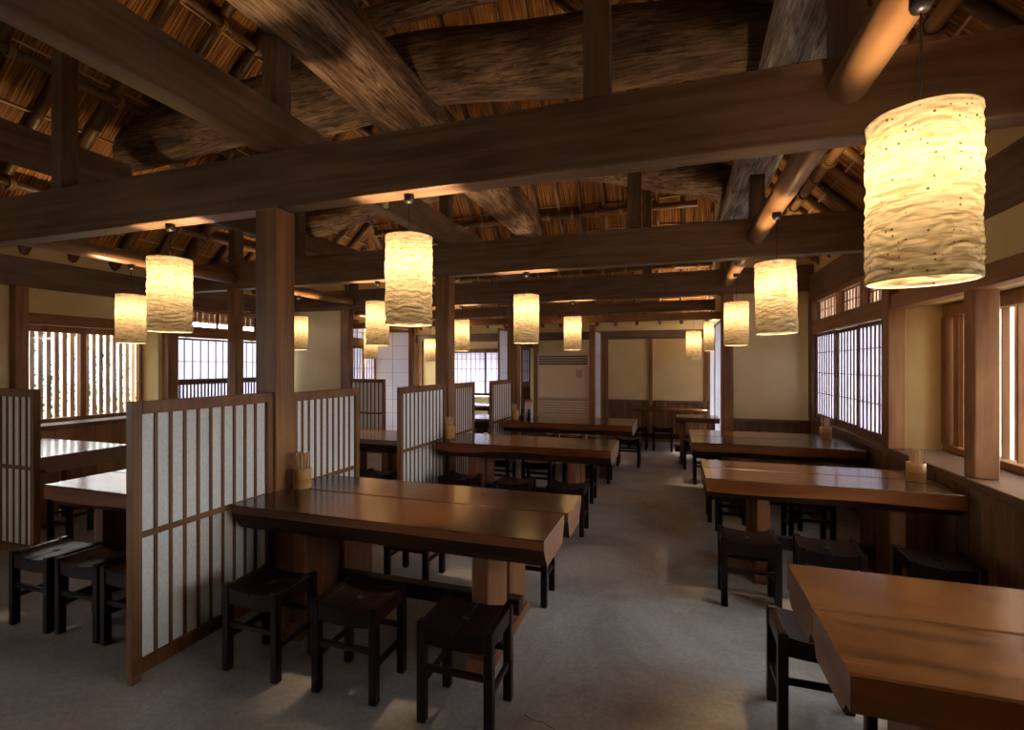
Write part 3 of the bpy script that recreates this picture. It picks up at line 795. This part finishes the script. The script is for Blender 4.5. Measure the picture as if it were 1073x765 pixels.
ndoor = [0]
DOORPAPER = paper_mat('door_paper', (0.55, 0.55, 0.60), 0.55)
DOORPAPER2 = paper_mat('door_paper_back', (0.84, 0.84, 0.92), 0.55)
def paper_door(loc, rz, w, h, paper, nl=7, edge=0.03, mid=False, grid=False):
    ndoor[0] += 1
    o = bpy.data.objects.new(f'door_{ndoor[0]}', None); C.objects.link(o)
    o.location = loc; o.rotation_euler = (0, 0, rz); o['kind'] = 'structure'
    fr = MB().box(0, edge, -0.016, 0.016, 0, h, 0.003).box(w - edge, w, -0.016, 0.016, 0, h, 0.003)
    fr.box(edge, w - edge, -0.016, 0.016, 0, 0.06).box(edge, w - edge, -0.016, 0.016, h - 0.03, h)
    fr.build('door_frame', RIGHTW('z'), o)
    MB().box(edge * 0.5, w - edge * 0.5, -0.004, 0.004, 0.03, h - 0.015).build('paper', paper, o)
    ln = MB()
    for k in range(1, nl):
        z = 0.06 + (h - 0.09) * k / nl
        ln.box(edge, w - edge, -0.0085, -0.003, z - 0.003, z + 0.003)
    if mid: ln.box(w / 2 - 0.004, w / 2 + 0.004, -0.0085, -0.003, 0.06, h - 0.03)
    ln.build('paper_seams', plain('seam', (0.45, 0.43, 0.46), 0.8), o)
    return o
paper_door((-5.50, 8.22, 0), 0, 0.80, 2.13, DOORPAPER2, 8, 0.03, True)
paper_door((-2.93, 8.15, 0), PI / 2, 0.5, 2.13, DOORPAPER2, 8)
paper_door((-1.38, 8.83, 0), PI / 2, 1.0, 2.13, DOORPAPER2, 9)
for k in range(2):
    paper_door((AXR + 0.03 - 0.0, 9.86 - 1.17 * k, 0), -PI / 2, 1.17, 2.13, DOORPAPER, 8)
trim_box([(-4.74, -4.66, 8.18, 8.27, 0, 2.2), (-2.98, -2.88, 8.62, 8.72, 0, 2.2), (-1.43, -1.33, 8.75, 8.83, 0, 2.2)], 'trim_13', RIGHTW('z'))
# narrow lattice door beside the heater
w = window((-2.72, 8.85, 0.0), PI / 2)
lattice_panel(w, 0.55, 0.72, 0.05, 2, (0.33, 0.66), 0.01, 0.03, z0=1.1)
lattice_panel(w, 0.55, 1.1, 0.05, 7, (), 0.03, 0.03, z0=0.0, names=('lower_frame', 'lower_bars', 'lower_panel'), paper=DADO('z'))
trim_box([(-2.78, -2.66, 8.8, 9.45, 1.82, 2.2)], 'trim_14', DADO('y'))

# ------------------------------------------------------------------ outdoors
gm = plain('garden_ground', (0.50, 0.47, 0.41), 0.9)
structure(MB().box(-40, 40, -40, 40, -0.5, -0.14).build('ground_outside', gm))
def leaf_mat():
    m, nt, out = new_mat('garden_leaves'); L = nt.links.new
    oi = N(nt, 'ShaderNodeTexCoord'); n = N(nt, 'ShaderNodeTexNoise'); n.inputs['Scale'].default_value = 3
    L(oi.outputs['Object'], n.inputs['Vector'])
    r = ramp(nt, [(0.35, (0.028, 0.034, 0.004)), (0.65, (0.085, 0.068, 0.006))]); L(n.outputs['Fac'], r.inputs['Fac'])
    d = N(nt, 'ShaderNodeBsdfDiffuse'); t = N(nt, 'ShaderNodeBsdfTranslucent'); mx = N(nt, 'ShaderNodeMixShader'); mx.inputs[0].default_value = 0.5
    L(r.outputs['Color'], d.inputs['Color']); L(r.outputs['Color'], t.inputs['Color'])
    L(d.outputs[0], mx.inputs[1]); L(t.outputs[0], mx.inputs[2]); L(mx.outputs[0], out.inputs['Surface'])
    return m
mb = MB(); rg = random.Random(3)
for k in range(9000):
    p = Vector((rg.gauss(-9.2, 0.4), rg.uniform(2.6, 8.5), abs(rg.gauss(0.8, 0.75))))
    if p.z > 2.3 or rg.random() < 0.2 * p.z: continue
    a, b_ = rg.uniform(0, 6.28), rg.uniform(-1, 1)
    u = Vector((math.cos(a), math.sin(a), b_ * 0.5)).normalized() * 0.055; v_ = Vector((-math.sin(a), math.cos(a), rg.uniform(-0.8, 0.8))).normalized() * 0.035
    mb.add([p - u, p + v_, p + u, p - v_], [(0, 1, 2, 3)])
fo = mb.build('foliage', leaf_mat()); tag(fo, 'yellow-green garden leaves seen through the sunlit lattice window', 'foliage', kind='stuff')

# ------------------------------------------------------------------ tables
def slab_mesh(L_, y0, y1, near_wane, far_wane, zt=0.70, th=0.14, seed=0, cut=0.045, step=0.05, wav=0.012):
    """plank of a tabletop, x 0..L_, with waney lower edges"""
    mb = MB(); n = max(8, int(L_ / step)); rows = []
    for i in range(n + 1):
        x = L_ * i / n
        ww = 0.6 + 0.5 * (0.5 + noise.noise(Vector((x * 2.2 + seed * 5, seed, 0))))
        w2 = 0.6 + 0.5 * (0.5 + noise.noise(Vector((x * 2.0 + seed * 7, seed + 4, 0))))
        c1 = cut + wav * noise.noise(Vector((x * 1.7, seed + 9, 0))) if near_wane else th * 0.9
        c2 = cut + wav * noise.noise(Vector((x * 1.7, seed + 3, 0))) if far_wane else th * 0.9
        nw = near_wane * ww; fw = far_wane * w2
        b = 0.006; zb_ = zt - th
        prof = [(y0 + b, zt), (y1 - b, zt), (y1, zt - b), (y1, zt - max(0.03, c2)), (y1 - fw * 0.55, zt - th * 0.72), (y1 - max(fw, 0.004), zb_), (y0 + max(nw, 0.004), zb_), (y0 + nw * 0.5, zt - th * 0.72), (y0, zt - max(0.03, c1)), (y0, zt - b)]
        rows.append([(x, p[0], p[1]) for p in prof])
    m = len(rows[0]); vs = [p for r in rows for p in r]; fs = []
    for i in range(n):
        for k in range(m):
            fs.append((i * m + k, i * m + (k + 1) % m, (i + 1) * m + (k + 1) % m, (i + 1) * m + k))
    fs.append(tuple(range(m))[::-1]); fs.append(tuple(range(n * m, n * m + m)))
    mb.mi = [(1 if k in (2, 8) else 2 if k in (3, 4, 5, 6, 7) else 0) for i in range(n) for k in range(m)] + [3, 3]
    return mb.add(vs, fs)
def table(label, x0, x1, y0, y1, seam=None, th=0.14, seed=0, legs=True, group=None, legx=None, tx=0.02, cut=0.045, wav=0.012):
    t = thing('plank_table', label, 'table', (x0, y0, 0), 0, group)
    L_ = x1 - x0; W = y1 - y0
    if seam:
        slab_mesh(L_, 0, seam - y0 - 0.003, 0.075, 0.05, th=th, seed=seed, cut=cut, wav=wav).build('tabletop_plank', TOP('x'), t)
        o = slab_mesh(L_ + tx, seam - y0 + 0.003, W, 0.05, 0.075, th=th, seed=seed + 2, cut=cut, wav=wav).build('tabletop_plank', TOP('x'), t)
    else:
        slab_mesh(L_, 0, W, 0.085, 0.085, th=th, seed=seed, cut=cut, wav=wav).build('tabletop_plank', TOP('x'), t)
    zt = 0.70 - th - 0.001
    lx = legx or (0.33, L_ - 0.42)
    for x in lx:
        for (a, b_) in ((0.09, W / 2 - 0.025), (W / 2 + 0.025, W - 0.09)):
            MB().box(x, x + 0.085, a, b_, 0.055, zt, 0.006).build('leg', TLEG('z'), t)
        MB().prism([(0.03, 0), (W - 0.03, 0), (W - 0.03, 0.025), (W - 0.09, 0.055), (0.09, 0.055), (0.03, 0.025)], 'x', x - 0.012, x + 0.097).build('foot', TLEG('y'), t)
    MB().box(lx[0] - 0.07, lx[1] + 0.155, W / 2 - 0.035, W / 2 + 0.035, 0.15, 0.235, 0.004).build('stretcher', BLACKW('x'), t)
    return t
G = 'plank tables of the hall'
table('heavy two-plank table between the nearest slatted screen and the aisle', -2.335, -0.545, 2.11, 2.92, 2.535, seed=1, legx=(0.335, 1.405))
table('long plank table beside the second column, holding a cup of chopsticks', -2.30, -0.54, 4.50, 5.20, None, 0.145, seed=3, cut=0.07, wav=0.05)
table('plank table holding a small red card and dark bottles', -2.25, -0.50, 6.42, 7.32, None, 0.14, seed=5, cut=0.075)
table('wide two-plank table in the near right corner of the hall', 0.425, 1.66, 1.45, 2.18, 1.81, seed=7, cut=0.10, legx=(0.30, 0.95), tx=0.0)
table('plank table under the right window ledge, nearer of the two with chopstick cups', 0.212, 1.672, 3.64, 4.36, 4.02, seed=9, cut=0.09, legx=(0.33, 1.10), tx=0.0)
table('plank table at the paper window, farther of the two with chopstick cups', 0.175, 1.672, 5.27, 6.34, 5.80, seed=11, cut=0.085, legx=(0.36, 1.10), tx=0.0)
table('small table against the white paper doors of the rear room', 0.04, 0.64, 7.72, 8.22, None, 0.08, seed=13, legx=(0.05, 0.45))
table('long thin-topped table along the dark wainscot of the back wall', -0.76, 0.55, 9.1, 9.62, None, 0.06, seed=15, legx=(0.1, 1.1))
table('plank table on the far side of the nearest slatted screen', -3.90, -2.53, 2.09, 2.92, 2.5, seed=17, cut=0.09, legx=(0.33, 0.96))
table('plank table under the sunlit lattice window of the left wall', -6.64, -5.06, 2.66, 3.42, None, seed=19, cut=0.09)
table('plank table beyond the second slatted screen, in the left middle bays', -3.90, -2.53, 4.42, 5.14, None, seed=21, legx=(0.33, 0.96))
table('plank table beside the third column, toward the rear window', -3.80, -2.53, 6.60, 7.25, None, seed=23, legx=(0.33, 0.9))
table('glossy table near the bright rear window', -4.2, -3.1, 8.75, 9.4, None, 0.10, seed=25, legx=(0.2, 0.8))
table('plank table under the paper window of the left wall', -6.64, -5.1, 5.35, 6.1, None, seed=27)

# ------------------------------------------------------------------ stools
def make_stool():
    W, D, H, q = 0.335, 0.275, 0.42, 0.038
    t = thing('stool', '', 'stool')
    zs = lambda x: H - 0.004 - 0.022 * (1 - (2 * x / W) ** 2)
    for s in (-1, 1):
        mb = MB(); n = 8
        xa, xb = (0.0035, W / 2 - q * 0.75)
        top = []; bot = []
        for i in range(n + 1):
            x = xa + (xb - xa) * i / n
            for y in (-D / 2 + 0.004, D / 2 - 0.004):
                yy = y
                top.append((s * x, yy, zs(x))); bot.append((s * x, yy, zs(x) - 0.016))
        vs = top + bot; m = len(top); fs = []
        for i in range(n):
            a = 2 * i
            fs += [(a, a + 1, a + 3, a + 2), (m + a, m + a + 2, m + a + 3, m + a + 1), (a, a + 2, m + a + 2, m + a), (a + 1, m + a + 1, m + a + 3, a + 3)]
        fs += [(0, m, m + 1, 1), (2 * n, 2 * n + 1, m + 2 * n + 1, m + 2 * n)]
        mb.add(vs, fs)
        mb.build('seat_board', STOOL('y'), t)
    hole = MB().lathe([(0.0, zs(0) + 0.0015), (0.016, zs(0) + 0.0015), (0.018, zs(0) + 0.003), (0.019, zs(0) - 0.004)], 14)
    hole.build('finger_hole', plain('hole', (0.002, 0.002, 0.002), 0.9), t)
    for sx in (-1, 1):
        for sy in (-1, 1):
            x = sx * (W / 2 - q / 2); y = sy * (D / 2 - q / 2)
            MB().box(x - q / 2, x + q / 2, y - q / 2, y + q / 2, 0, H, 0.004).build('leg', STOOL('z'), t)
        x = sx * (W / 2 - q / 2)
        MB().box(x - 0.014, x + 0.014, -D / 2 + q, D / 2 - q, H - 0.075, H - 0.006, 0.003).build('side_rail', STOOL('y'), t)
        MB().box(x - 0.010, x + 0.010, -D / 2 + q, D / 2 - q, 0.15, 0.175, 0.003).build('stretcher', STOOL('y'), t)
    for sy in (-1, 1):
        y = sy * (D / 2 - q / 2); mb = MB(); n = 8
        up = [(-W / 2 + q + (W - 2 * q) * i / n) for i in range(n + 1)]
        poly = [(x, zs(x) - 0.014) for x in up] + [(x, H - 0.085 - 0.012 * (1 - (2 * x / W) ** 2)) for x in up[::-1]]
        mb.prism(poly, 'y', y - 0.012, y + 0.012); mb.build('apron', STOOL('x'), t)
        MB().box(-W / 2 + q, W / 2 - q, y - 0.010, y + 0.010, 0.215, 0.24, 0.003).build('stretcher', STOOL('x'), t)
    return t
stool0 = make_stool()
first = [True]
SG = 'low wooden stools'
def stool(x, y, rz, label):
    if first[0]:
        first[0] = False; stool0.location = (x, y, 0); stool0.rotation_euler = (0, 0, rz); stool0['label'] = label; stool0['group'] = SG
        return stool0
    return dup(stool0, (x, y, 0), rz, label, SG)
R_ = lambda d: math.radians(d)
B = 'low black-brown stool '
stool(-0.845, 1.945, 0, B + 'in front of the nearest screen-side table, closest to the aisle')
stool(-1.392, 1.965, R_(1), B + 'in front of the nearest screen-side table, middle of three')
stool(-1.908, 1.955, R_(-1), B + 'tucked in the corner between the nearest slatted screen and its table')
stool(-0.905, 3.03, R_(2), B + 'on the far side of the nearest left-hand table, by the aisle')
stool(-1.72, 3.06, R_(-1), B + 'on the far side of the nearest left-hand table, away from the aisle')
stool(-0.90, 4.33, 0, B + 'in front of the second left-hand table, standing at the aisle')
stool(-1.40, 4.36, R_(3), B + 'in front of the second left-hand table, in the middle')
stool(-1.96, 4.36, R_(-3), B + 'in front of the second left-hand table, next to its screen')
stool(-0.98, 5.37, 0, B + 'behind the second left-hand table, by the aisle')
stool(-1.45, 5.38, R_(2), B + 'behind the second left-hand table, in the middle')
stool(-1.93, 5.38, 0, B + 'behind the second left-hand table, by the column')
stool(-0.92, 6.30, 0, B + 'in front of the table with the red card, by the aisle')
stool(-0.63, 7.44, 0, B + 'behind the table with the red card, sticking out into the aisle')
stool(-1.05, 7.46, 0, B + 'behind the table with the red card, second from the aisle')
stool(-1.47, 7.46, 0, B + 'behind the table with the red card, third from the aisle')
stool(-1.89, 7.46, 0, B + 'behind the table with the red card, farthest from the aisle')
stool(0.445, 3.40, 0, B + 'in front of the nearer chopstick-cup table on the right, by the aisle')
stool(0.87, 3.36, R_(-5), B + 'in front of the nearer chopstick-cup table on the right, in the middle')
stool(1.39, 3.33, R_(-4), B + 'in front of the nearer chopstick-cup table on the right, at the wainscot')
stool(0.56, 2.31, 0, B + 'poking out behind the big table in the near right corner')
stool(0.52, 4.62, 0, B + 'behind the nearer chopstick-cup table on the right, by the aisle')
stool(1.05, 4.62, R_(2), B + 'behind the nearer chopstick-cup table on the right, by the wall')
stool(0.47, 5.10, 0, B + 'in front of the farther chopstick-cup table on the right, by the aisle')
stool(0.93, 5.10, R_(-3), B + 'in front of the farther chopstick-cup table on the right, in the middle')
stool(0.40, 6.62, 0, B + 'behind the farther chopstick-cup table on the right')
stool(0.30, 7.50, 0, B + 'before the small table of the rear room')
stool(-0.18, 8.93, 0, B + 'before the thin-topped table at the back wall, right one')
stool(-0.60, 8.95, 0, B + 'before the thin-topped table at the back wall, left one')
stool(-3.43, 1.90, 0, B + 'with a shiny seat, leftmost of the row by the nearest slatted screen')
stool(-3.07, 1.92, R_(1), B + 'between its neighbours in the row left of the nearest slatted screen')
stool(-2.71, 1.92, 0, B + 'half hidden behind the near post of the nearest slatted screen')
stool(-3.3, 3.06, 0, B + 'behind the table on the far side of the nearest slatted screen')
stool(-4.85, 2.86, R_(90), B + 'at the end of the table under the sunlit lattice window')
stool(-5.5, 2.60, 0, B + 'before the table under the sunlit lattice window')
stool(-2.80, 4.22, 0, B + 'glimpsed between the first and second slatted screens, by the screen')
stool(-3.25, 4.22, 0, B + 'glimpsed between the first and second slatted screens, away from the screen')
stool(-3.1, 5.3, 0, B + 'behind the table in the left middle bays')

# ------------------------------------------------------------------ slatted screens
def screen(label, loc, rz, w, h=1.31, nb=9, zmid=0.68, bar=0.016, fr=0.045, footed=True):
    t = thing('slatted_screen', label, 'screen', loc, rz, 'slatted paper screens between the tables')
    th = 0.045; z0 = 0.035
    f_ = MB().box(0, fr, -th / 2, th / 2, z0, h, 0.003).box(w - fr, w, -th / 2, th / 2, z0, h, 0.003)
    f_.box(fr, w - fr, -th / 2, th / 2, h - 0.06, h, 0.003).box(fr, w - fr, -th / 2, th / 2, z0, 0.10, 0.003)
    f_.build('frame', SCREEN('z'), t)
    b = MB()
    for i in range(1, nb + 1):
        x = fr + (w - 2 * fr) * i / (nb + 1)
        b.box(x - bar / 2, x + bar / 2, -0.007, 0, 0.10, h - 0.06)
        b.box(x - bar / 2, x + bar / 2, 0.006, 0.013, 0.10, h - 0.06)
    b.build('slats', SCREEN('z'), t)
    MB().box(fr, w - fr, -0.011, -0.001, zmid - 0.014, zmid + 0.014).box(fr, w - fr, 0.007, 0.017, zmid - 0.014, zmid + 0.014).build('middle_rail', SCREEN('x'), t)
    MB().box(fr * 0.5, w - fr * 0.5, 0.0005, 0.005, 0.07, h - 0.03).build('paper', SCREENPAPER, t)
    for x in (0.002, w - 0.042):
        MB().box(x, x + 0.04, -0.016, 0.016, 0, z0).build('foot', SCREEN('z'), t)
    return t
screen('large slatted paper screen nearest the viewer, before the first column', (-2.382, 1.60, 0), PI / 2, 0.835, 1.31, 9)
screen('slatted paper screen just behind the first column', (-2.382, 2.60, 0), PI / 2, 0.72, 1.30, 9)
screen('slatted paper screen standing before the second column', (-2.382, 3.94, 0), PI / 2, 0.94, 1.275, 10)
screen('slatted paper screen just behind the second column', (-2.382, 5.06, 0), PI / 2, 0.63, 1.27, 9)
screen('slatted paper screen standing before the third column', (-2.382, 6.30, 0), PI / 2, 0.93, 1.262, 10)
screen('dark slatted screen standing crosswise at the far left, before the lattice window', (-5.70, 2.42, 0), 0, 1.11, 1.295, 12, 0.69, 0.018)
screen('small dark slatted screen standing crosswise before the white paper doors', (-5.13, 6.95, 0), 0, 0.67, 1.25, 7, 0.69, 0.02)

# ------------------------------------------------------------------ lanterns
def crinkled_shade(seed, R=0.137, H=0.553, nz=90, na=96):
    mb = MB(); vs = []; fs = []
    for i in range(nz + 1):
        z = H * i / nz
        e = min(1, min(i, nz - i) / 5)
        for k in range(na):
            t = 2 * PI * k / na
            p = Vector((math.cos(t) * 2.6, math.sin(t) * 2.6, z * 66 + 1.8 * noise.noise(Vector((math.cos(t) * 2, math.sin(t) * 2, z * 6 + seed)))))
            dn = 0.0048 * noise.ridged_multi_fractal(p * 0.55 + Vector((seed * 13, 0, 0)), 1.0, 2.1, 3, 0.9, 1.4) - 0.0045
            dn += 0.004 * noise.noise(Vector((math.cos(t) * 1.5, math.sin(t) * 1.5, z * 9 + seed * 3)))
            r = R + e * dn
            vs.append((r * math.cos(t), r * math.sin(t), z))
    for i in range(nz):
        for k in range(na):
            fs.append((i * na + k, i * na + (k + 1) % na, (i + 1) * na + (k + 1) % na, (i + 1) * na + k))
    return mb.add(vs, fs, True)
LH = 0.505
BULB_W = 12.5
def bulb(parent, z, H, watts):
    l = bpy.data.lights.new('bulb', 'POINT'); l.energy = watts; l.color = (1.0, 0.70, 0.39); l.shadow_soft_size = 0.03
    o = bpy.data.objects.new('bulb', l); C.objects.link(o); o.location = (0, 0, z + H * 0.68); o.parent = parent
def lantern(label, x, y, ztop, zcap, seed, hi=True, H=LH, R=0.134, watts=None, tilt=(0, 0)):
    """origin at the ceiling cap"""
    t = thing('paper_lantern', label, 'lantern', (x, y, zcap), 0, 'cylindrical paper lanterns')
    zb_ = ztop - zcap - H
    sh = crinkled_shade(seed, R, H, *((150, 128) if hi else (84, 64))).build('shade', LAMPPAPER, t, loc=(0, 0, zb_))
    sh.rotation_euler = (tilt[0], tilt[1], seed * 1.7)
    for z in (0.002, H - 0.002):
        hp = MB().tube([((R - 0.003) * math.cos(2 * PI * k / 40), (R - 0.003) * math.sin(2 * PI * k / 40), z) for k in range(41)], 0.0028, 6, cap=False)
        hp.build('hoop', HOOP, sh)
    MB().tube([(0, 0, -0.03), (0, 0, zb_ + H - 0.02)], 0.0035, 6).tube([(-R, 0, zb_ + H - 0.01), (R, 0, zb_ + H - 0.01)], 0.002, 5).build('cord', CABLE, t)
    MB().lathe([(0.0, 0.0), (0.028, 0.0), (0.030, -0.006), (0.030, -0.03), (0.024, -0.045), (0.008, -0.052), (0.0, -0.052)], 18).build('ceiling_cap', STEEL, t)
    MB().tube([(0, 0, zb_ + H - 0.03), (0, 0, zb_ + H * 0.68 + 0.07)], 0.016, 10).build('bulb_holder', STEEL, t)
    bulb(t, zb_, H, watts or BULB_W)
    return t
ZT = 2.215
lantern('large cream paper lantern hanging nearest the viewer, at the upper right', 0.70, 1.77, 2.215, 2.58, 1, R=0.137, H=0.488)
lantern('paper lantern over the nearest left-hand table, on the first tie beam', -1.445, 2.50, ZT, 2.458, 2)
lantern('paper lantern on the first tie beam, left of the first column', -3.32, 2.50, ZT, 2.458, 3, R=0.134)
lantern('paper lantern on a round pole before the left lattice window', -5.42, 3.66, ZT, 2.535, 4, hi=False)
lantern('slightly tilted paper lantern on the second pole, over the nearer chopstick-cup table on the right', 0.70, 3.93, 2.21, 2.57, 5, tilt=(0.0, 0.03))
lantern('paper lantern on the third pole, before the right end wall', 0.70, 6.32, ZT, 2.555, 6, hi=False)
lantern('paper lantern half hidden behind the right end column', 0.62, 9.0, 2.22, 2.40, 7, hi=False, H=0.5, R=0.13)
lantern('small paper lantern before the back wall panels, right of the middle post', 0.34, 9.3, 2.08, 2.36, 8, hi=False, H=0.49, R=0.13)
lantern('paper lantern over the second left-hand table, on the second tie beam', -1.475, 4.97, ZT, 2.458, 9, hi=False)
lantern('paper lantern before the large heater, on the third tie beam', -1.47, 7.45, ZT, 2.458, 10, hi=False)
lantern('paper lantern on the third tie beam, before the rear window', -3.33, 7.45, ZT, 2.458, 11, hi=False)
lantern('small paper lantern before the left plaster panel of the back wall', -4.87, 9.3, 2.03, 2.30, 12, hi=False, H=0.47, R=0.125)
lantern('paper lantern on the second tie beam, behind the nearest screens', -3.29, 4.97, ZT, 2.458, 13, hi=False)
lantern('paper lantern partly behind another one, before the white paper doors', -5.42, 7.96, 2.096, 2.36, 14, hi=False, H=0.5, R=0.13)
lantern('paper lantern beside the first column, before the left end wall', -5.42, 6.09, ZT, 2.53, 15, hi=False)

# ------------------------------------------------------------------ chopstick cups
BAMB = bamboo_mat((0.40, 0.20, 0.055), (0.55, 0.30, 0.095), 0.35)
STICK = wood((0.52, 0.33, 0.16), (0.72, 0.50, 0.27), 'z', 0.55, 1.0, 0.1, 0, 0.5, 0.3)
def cup(where, x, y, n, R=0.054, H=0.125, seed=0):
    z = 0.701
    t = thing('chopstick_cup', f'bamboo cup of chopsticks standing on {where}', 'cup', (x, y, z), seed, 'bamboo chopstick cups')
    MB().lathe([(0.0, 0.0), (R * 0.97, 0.0), (R, 0.004), (R, H * 0.52), (R * 1.03, H * 0.535), (R * 0.985, H * 0.55), (R, H * 0.57), (R, H - 0.003), (R - 0.003, H), (R - 0.008, H), (R - 0.008, 0.01), (0, 0.01)], 28).build('cup_body', BAMB, t)
    rg_ = random.Random(seed + 40)
    for k in range(n):
        a = rg_.uniform(0, 2 * PI); rr = (R - 0.018) * math.sqrt(rg_.random())
        bx, by = rr * 0.75 * math.cos(a), rr * 0.75 * math.sin(a)
        a2 = a + rg_.uniform(-0.5, 0.5); top = rg_.uniform(0.206, 0.232)
        r2 = min(R - 0.012, rr + rg_.uniform(0, 0.01)) * 1.04
        tx_, ty_ = r2 * math.cos(a2), r2 * math.sin(a2)
        d = Vector((tx_ - bx, ty_ - by, top - 0.012))
        mb = MB(); Ln = d.length; q = 0.0036
        mb.box(-q * 0.6, q * 0.6, -q * 0.6, q * 0.6, 0, 0.01); mb.v = [((-1 if v[0] < 0 else 1) * (q * 0.6 if v[2] < 0.005 else q), (-1 if v[1] < 0 else 1) * (q * 0.6 if v[2] < 0.005 else q), 0 if v[2] < 0.005 else Ln) for v in mb.v]
        o = mb.build('chopstick', STICK)
        o.rotation_mode = 'QUATERNION'; o.rotation_quaternion = Vector((0, 0, 1)).rotation_difference(d.normalized())
        o.location = Vector((x + bx, y + by, z + 0.012))
        tag(o, f'wooden chopstick standing in the bamboo cup on {where}', 'chopstick', f'chopsticks in the cup on {where}')
cup('the nearest table, by the first column', -2.235, 2.545, 26, seed=1)
cup('the long table by the second column', -2.27, 4.78, 14, seed=2)
cup('the table with the red card', -2.17, 6.72, 10, seed=3)
cup('the nearer right-hand table, under the plaster bay', 1.545, 3.98, 24, seed=4)
cup('the farther right-hand table, at the paper window', 1.53, 5.98, 14, seed=5)
# bottles and card on the third table
def soy(x, y, lab):
    t = thing('sauce_bottle', lab, 'bottle', (x, y, 0.701))
    MB().lathe([(0.0, 0), (0.026, 0), (0.028, 0.004), (0.028, 0.075), (0.018, 0.095), (0.016, 0.10)], 16).build('bottle_body', plain('soy', (0.01, 0.006, 0.004), 0.15), t)
    MB().lathe([(0.017, 0.10), (0.019, 0.102), (0.019, 0.125), (0.008, 0.132), (0.0, 0.132)], 16).build('cap', plain('bottle_cap', (0.03, 0.01, 0.008), 0.4), t)
soy(-2.115, 6.93, 'dark sauce bottle before the red card, nearer the chopstick cup')
soy(-2.02, 6.95, 'dark sauce bottle before the red card, nearer the aisle')
t = thing('menu_card', 'small upright card, red above and white below, on the third table', 'card', (-2.05, 7.02, 0.701), R_(-10))
MB().prism([(-0.03, 0), (0.03, 0), (0.004, 0.27), (-0.004, 0.27)], 'x', -0.058, 0.058).build('card_body', plain('white_card', (0.75, 0.70, 0.68), 0.6), t)
rb = MB().box(-0.0585, 0.0585, -0.0085, 0.0085, 0.205, 0.272).build('red_band', plain('red_card', (0.60, 0.035, 0.03), 0.5), t)
mk = MB()
for k in range(3):
    cx = -0.034 + 0.034 * k
    mk.box(cx - 0.009, cx + 0.009, -0.0098, -0.0088, 0.244, 0.249).box(cx - 0.003, cx + 0.003, -0.0098, -0.0088, 0.224, 0.254).box(cx - 0.009, cx + 0.007, -0.0098, -0.0088, 0.226, 0.231)
mk.build('lettering', plain('white_print', (0.8, 0.75, 0.72), 0.6), rb)

# ------------------------------------------------------------------ floor-standing heater / air conditioner
t = thing('air_conditioner', 'large beige floor-standing air conditioner before the rear wall', 'air conditioner', (-1.945, 8.9, 0))
CASE = plain('ac_case', (0.74, 0.61, 0.45), 0.45); CASE2 = plain('ac_grey', (0.45, 0.38, 0.30), 0.5); DK = plain('ac_dark', (0.03, 0.028, 0.025), 0.6)
MB().box(-0.48, 0.48, 0.012, 0.42, 0.0, 1.70, 0.012).build('casing', CASE, t)
MB().box(-0.465, 0.465, 0, 0.02, 0.87, 1.47, 0.006).build('front_panel', CASE, t)
MB().box(-0.455, 0.455, 0.004, 0.02, 1.49, 1.67).build('outlet', DK, t)
mb = MB()
for k in range(4): mb.prism([(-0.002, 1.515 + 0.043 * k), (0.02, 1.525 + 0.043 * k), (0.02, 1.535 + 0.043 * k), (-0.002, 1.540 + 0.043 * k)], 'x', -0.45, 0.45)
mb.build('outlet_louvres', CASE2, t)
MB().box(-0.455, 0.455, 0.008, 0.02, 0.30, 0.86).build('intake', CASE2, t)
mb = MB()
for k in range(11): mb.prism([(-0.004, 0.32 + 0.048 * k), (0.012, 0.312 + 0.048 * k), (0.012, 0.340 + 0.048 * k), (-0.004, 0.345 + 0.048 * k)], 'x', -0.45, 0.45)
mb.build('intake_louvres', CASE, t)
MB().box(0.25, 0.37, -0.004, 0.002, 1.25, 1.39, 0.003).build('control_flap', CASE2, t)
# small white clip on the lengthwise beam
o = MB().box(-0.015, 0.015, -0.03, 0.03, -0.035, 0.035, 0.004).build('junction_box', plain('ivory', (0.7, 0.62, 0.45), 0.5), loc=(-2.32, 3.62, 2.85))
tag(o, 'tiny ivory junction box on the side of the lengthwise beam', 'junction box')

# ------------------------------------------------------------------ light and camera
wd = bpy.data.worlds.new('World'); SC.world = wd; wd.use_nodes = True
bg = wd.node_tree.nodes['Background']; bg.inputs['Color'].default_value = (0.95, 0.965, 1.0, 1); bg.inputs['Strength'].default_value = 2.9
cam = bpy.data.cameras.new('Camera'); co = bpy.data.objects.new('Camera', cam); C.objects.link(co)
cam.sensor_fit = 'HORIZONTAL'; cam.sensor_width = 36; cam.lens = 515 * 36 / 1073
co.location = (0, 0, 1.48); co.rotation_euler = (PI / 2, 0, R_(18.2)); cam.clip_start = 0.02
SC.camera = co
SC.view_settings.view_transform = 'Standard'; SC.view_settings.look = 'None'
SC.view_settings.exposure = 2.45; SC.view_settings.gamma = 1.0; SC.view_settings.use_curve_mapping = False
SC.cycles.max_bounces = 10; SC.cycles.diffuse_bounces = 6; SC.cycles.transmission_bounces = 8; SC.cycles.transparent_max_bounces = 12
SC.cycles.sample_clamp_indirect = 6.0
SC.cycles.caustics_reflective = False; SC.cycles.caustics_refractive = False
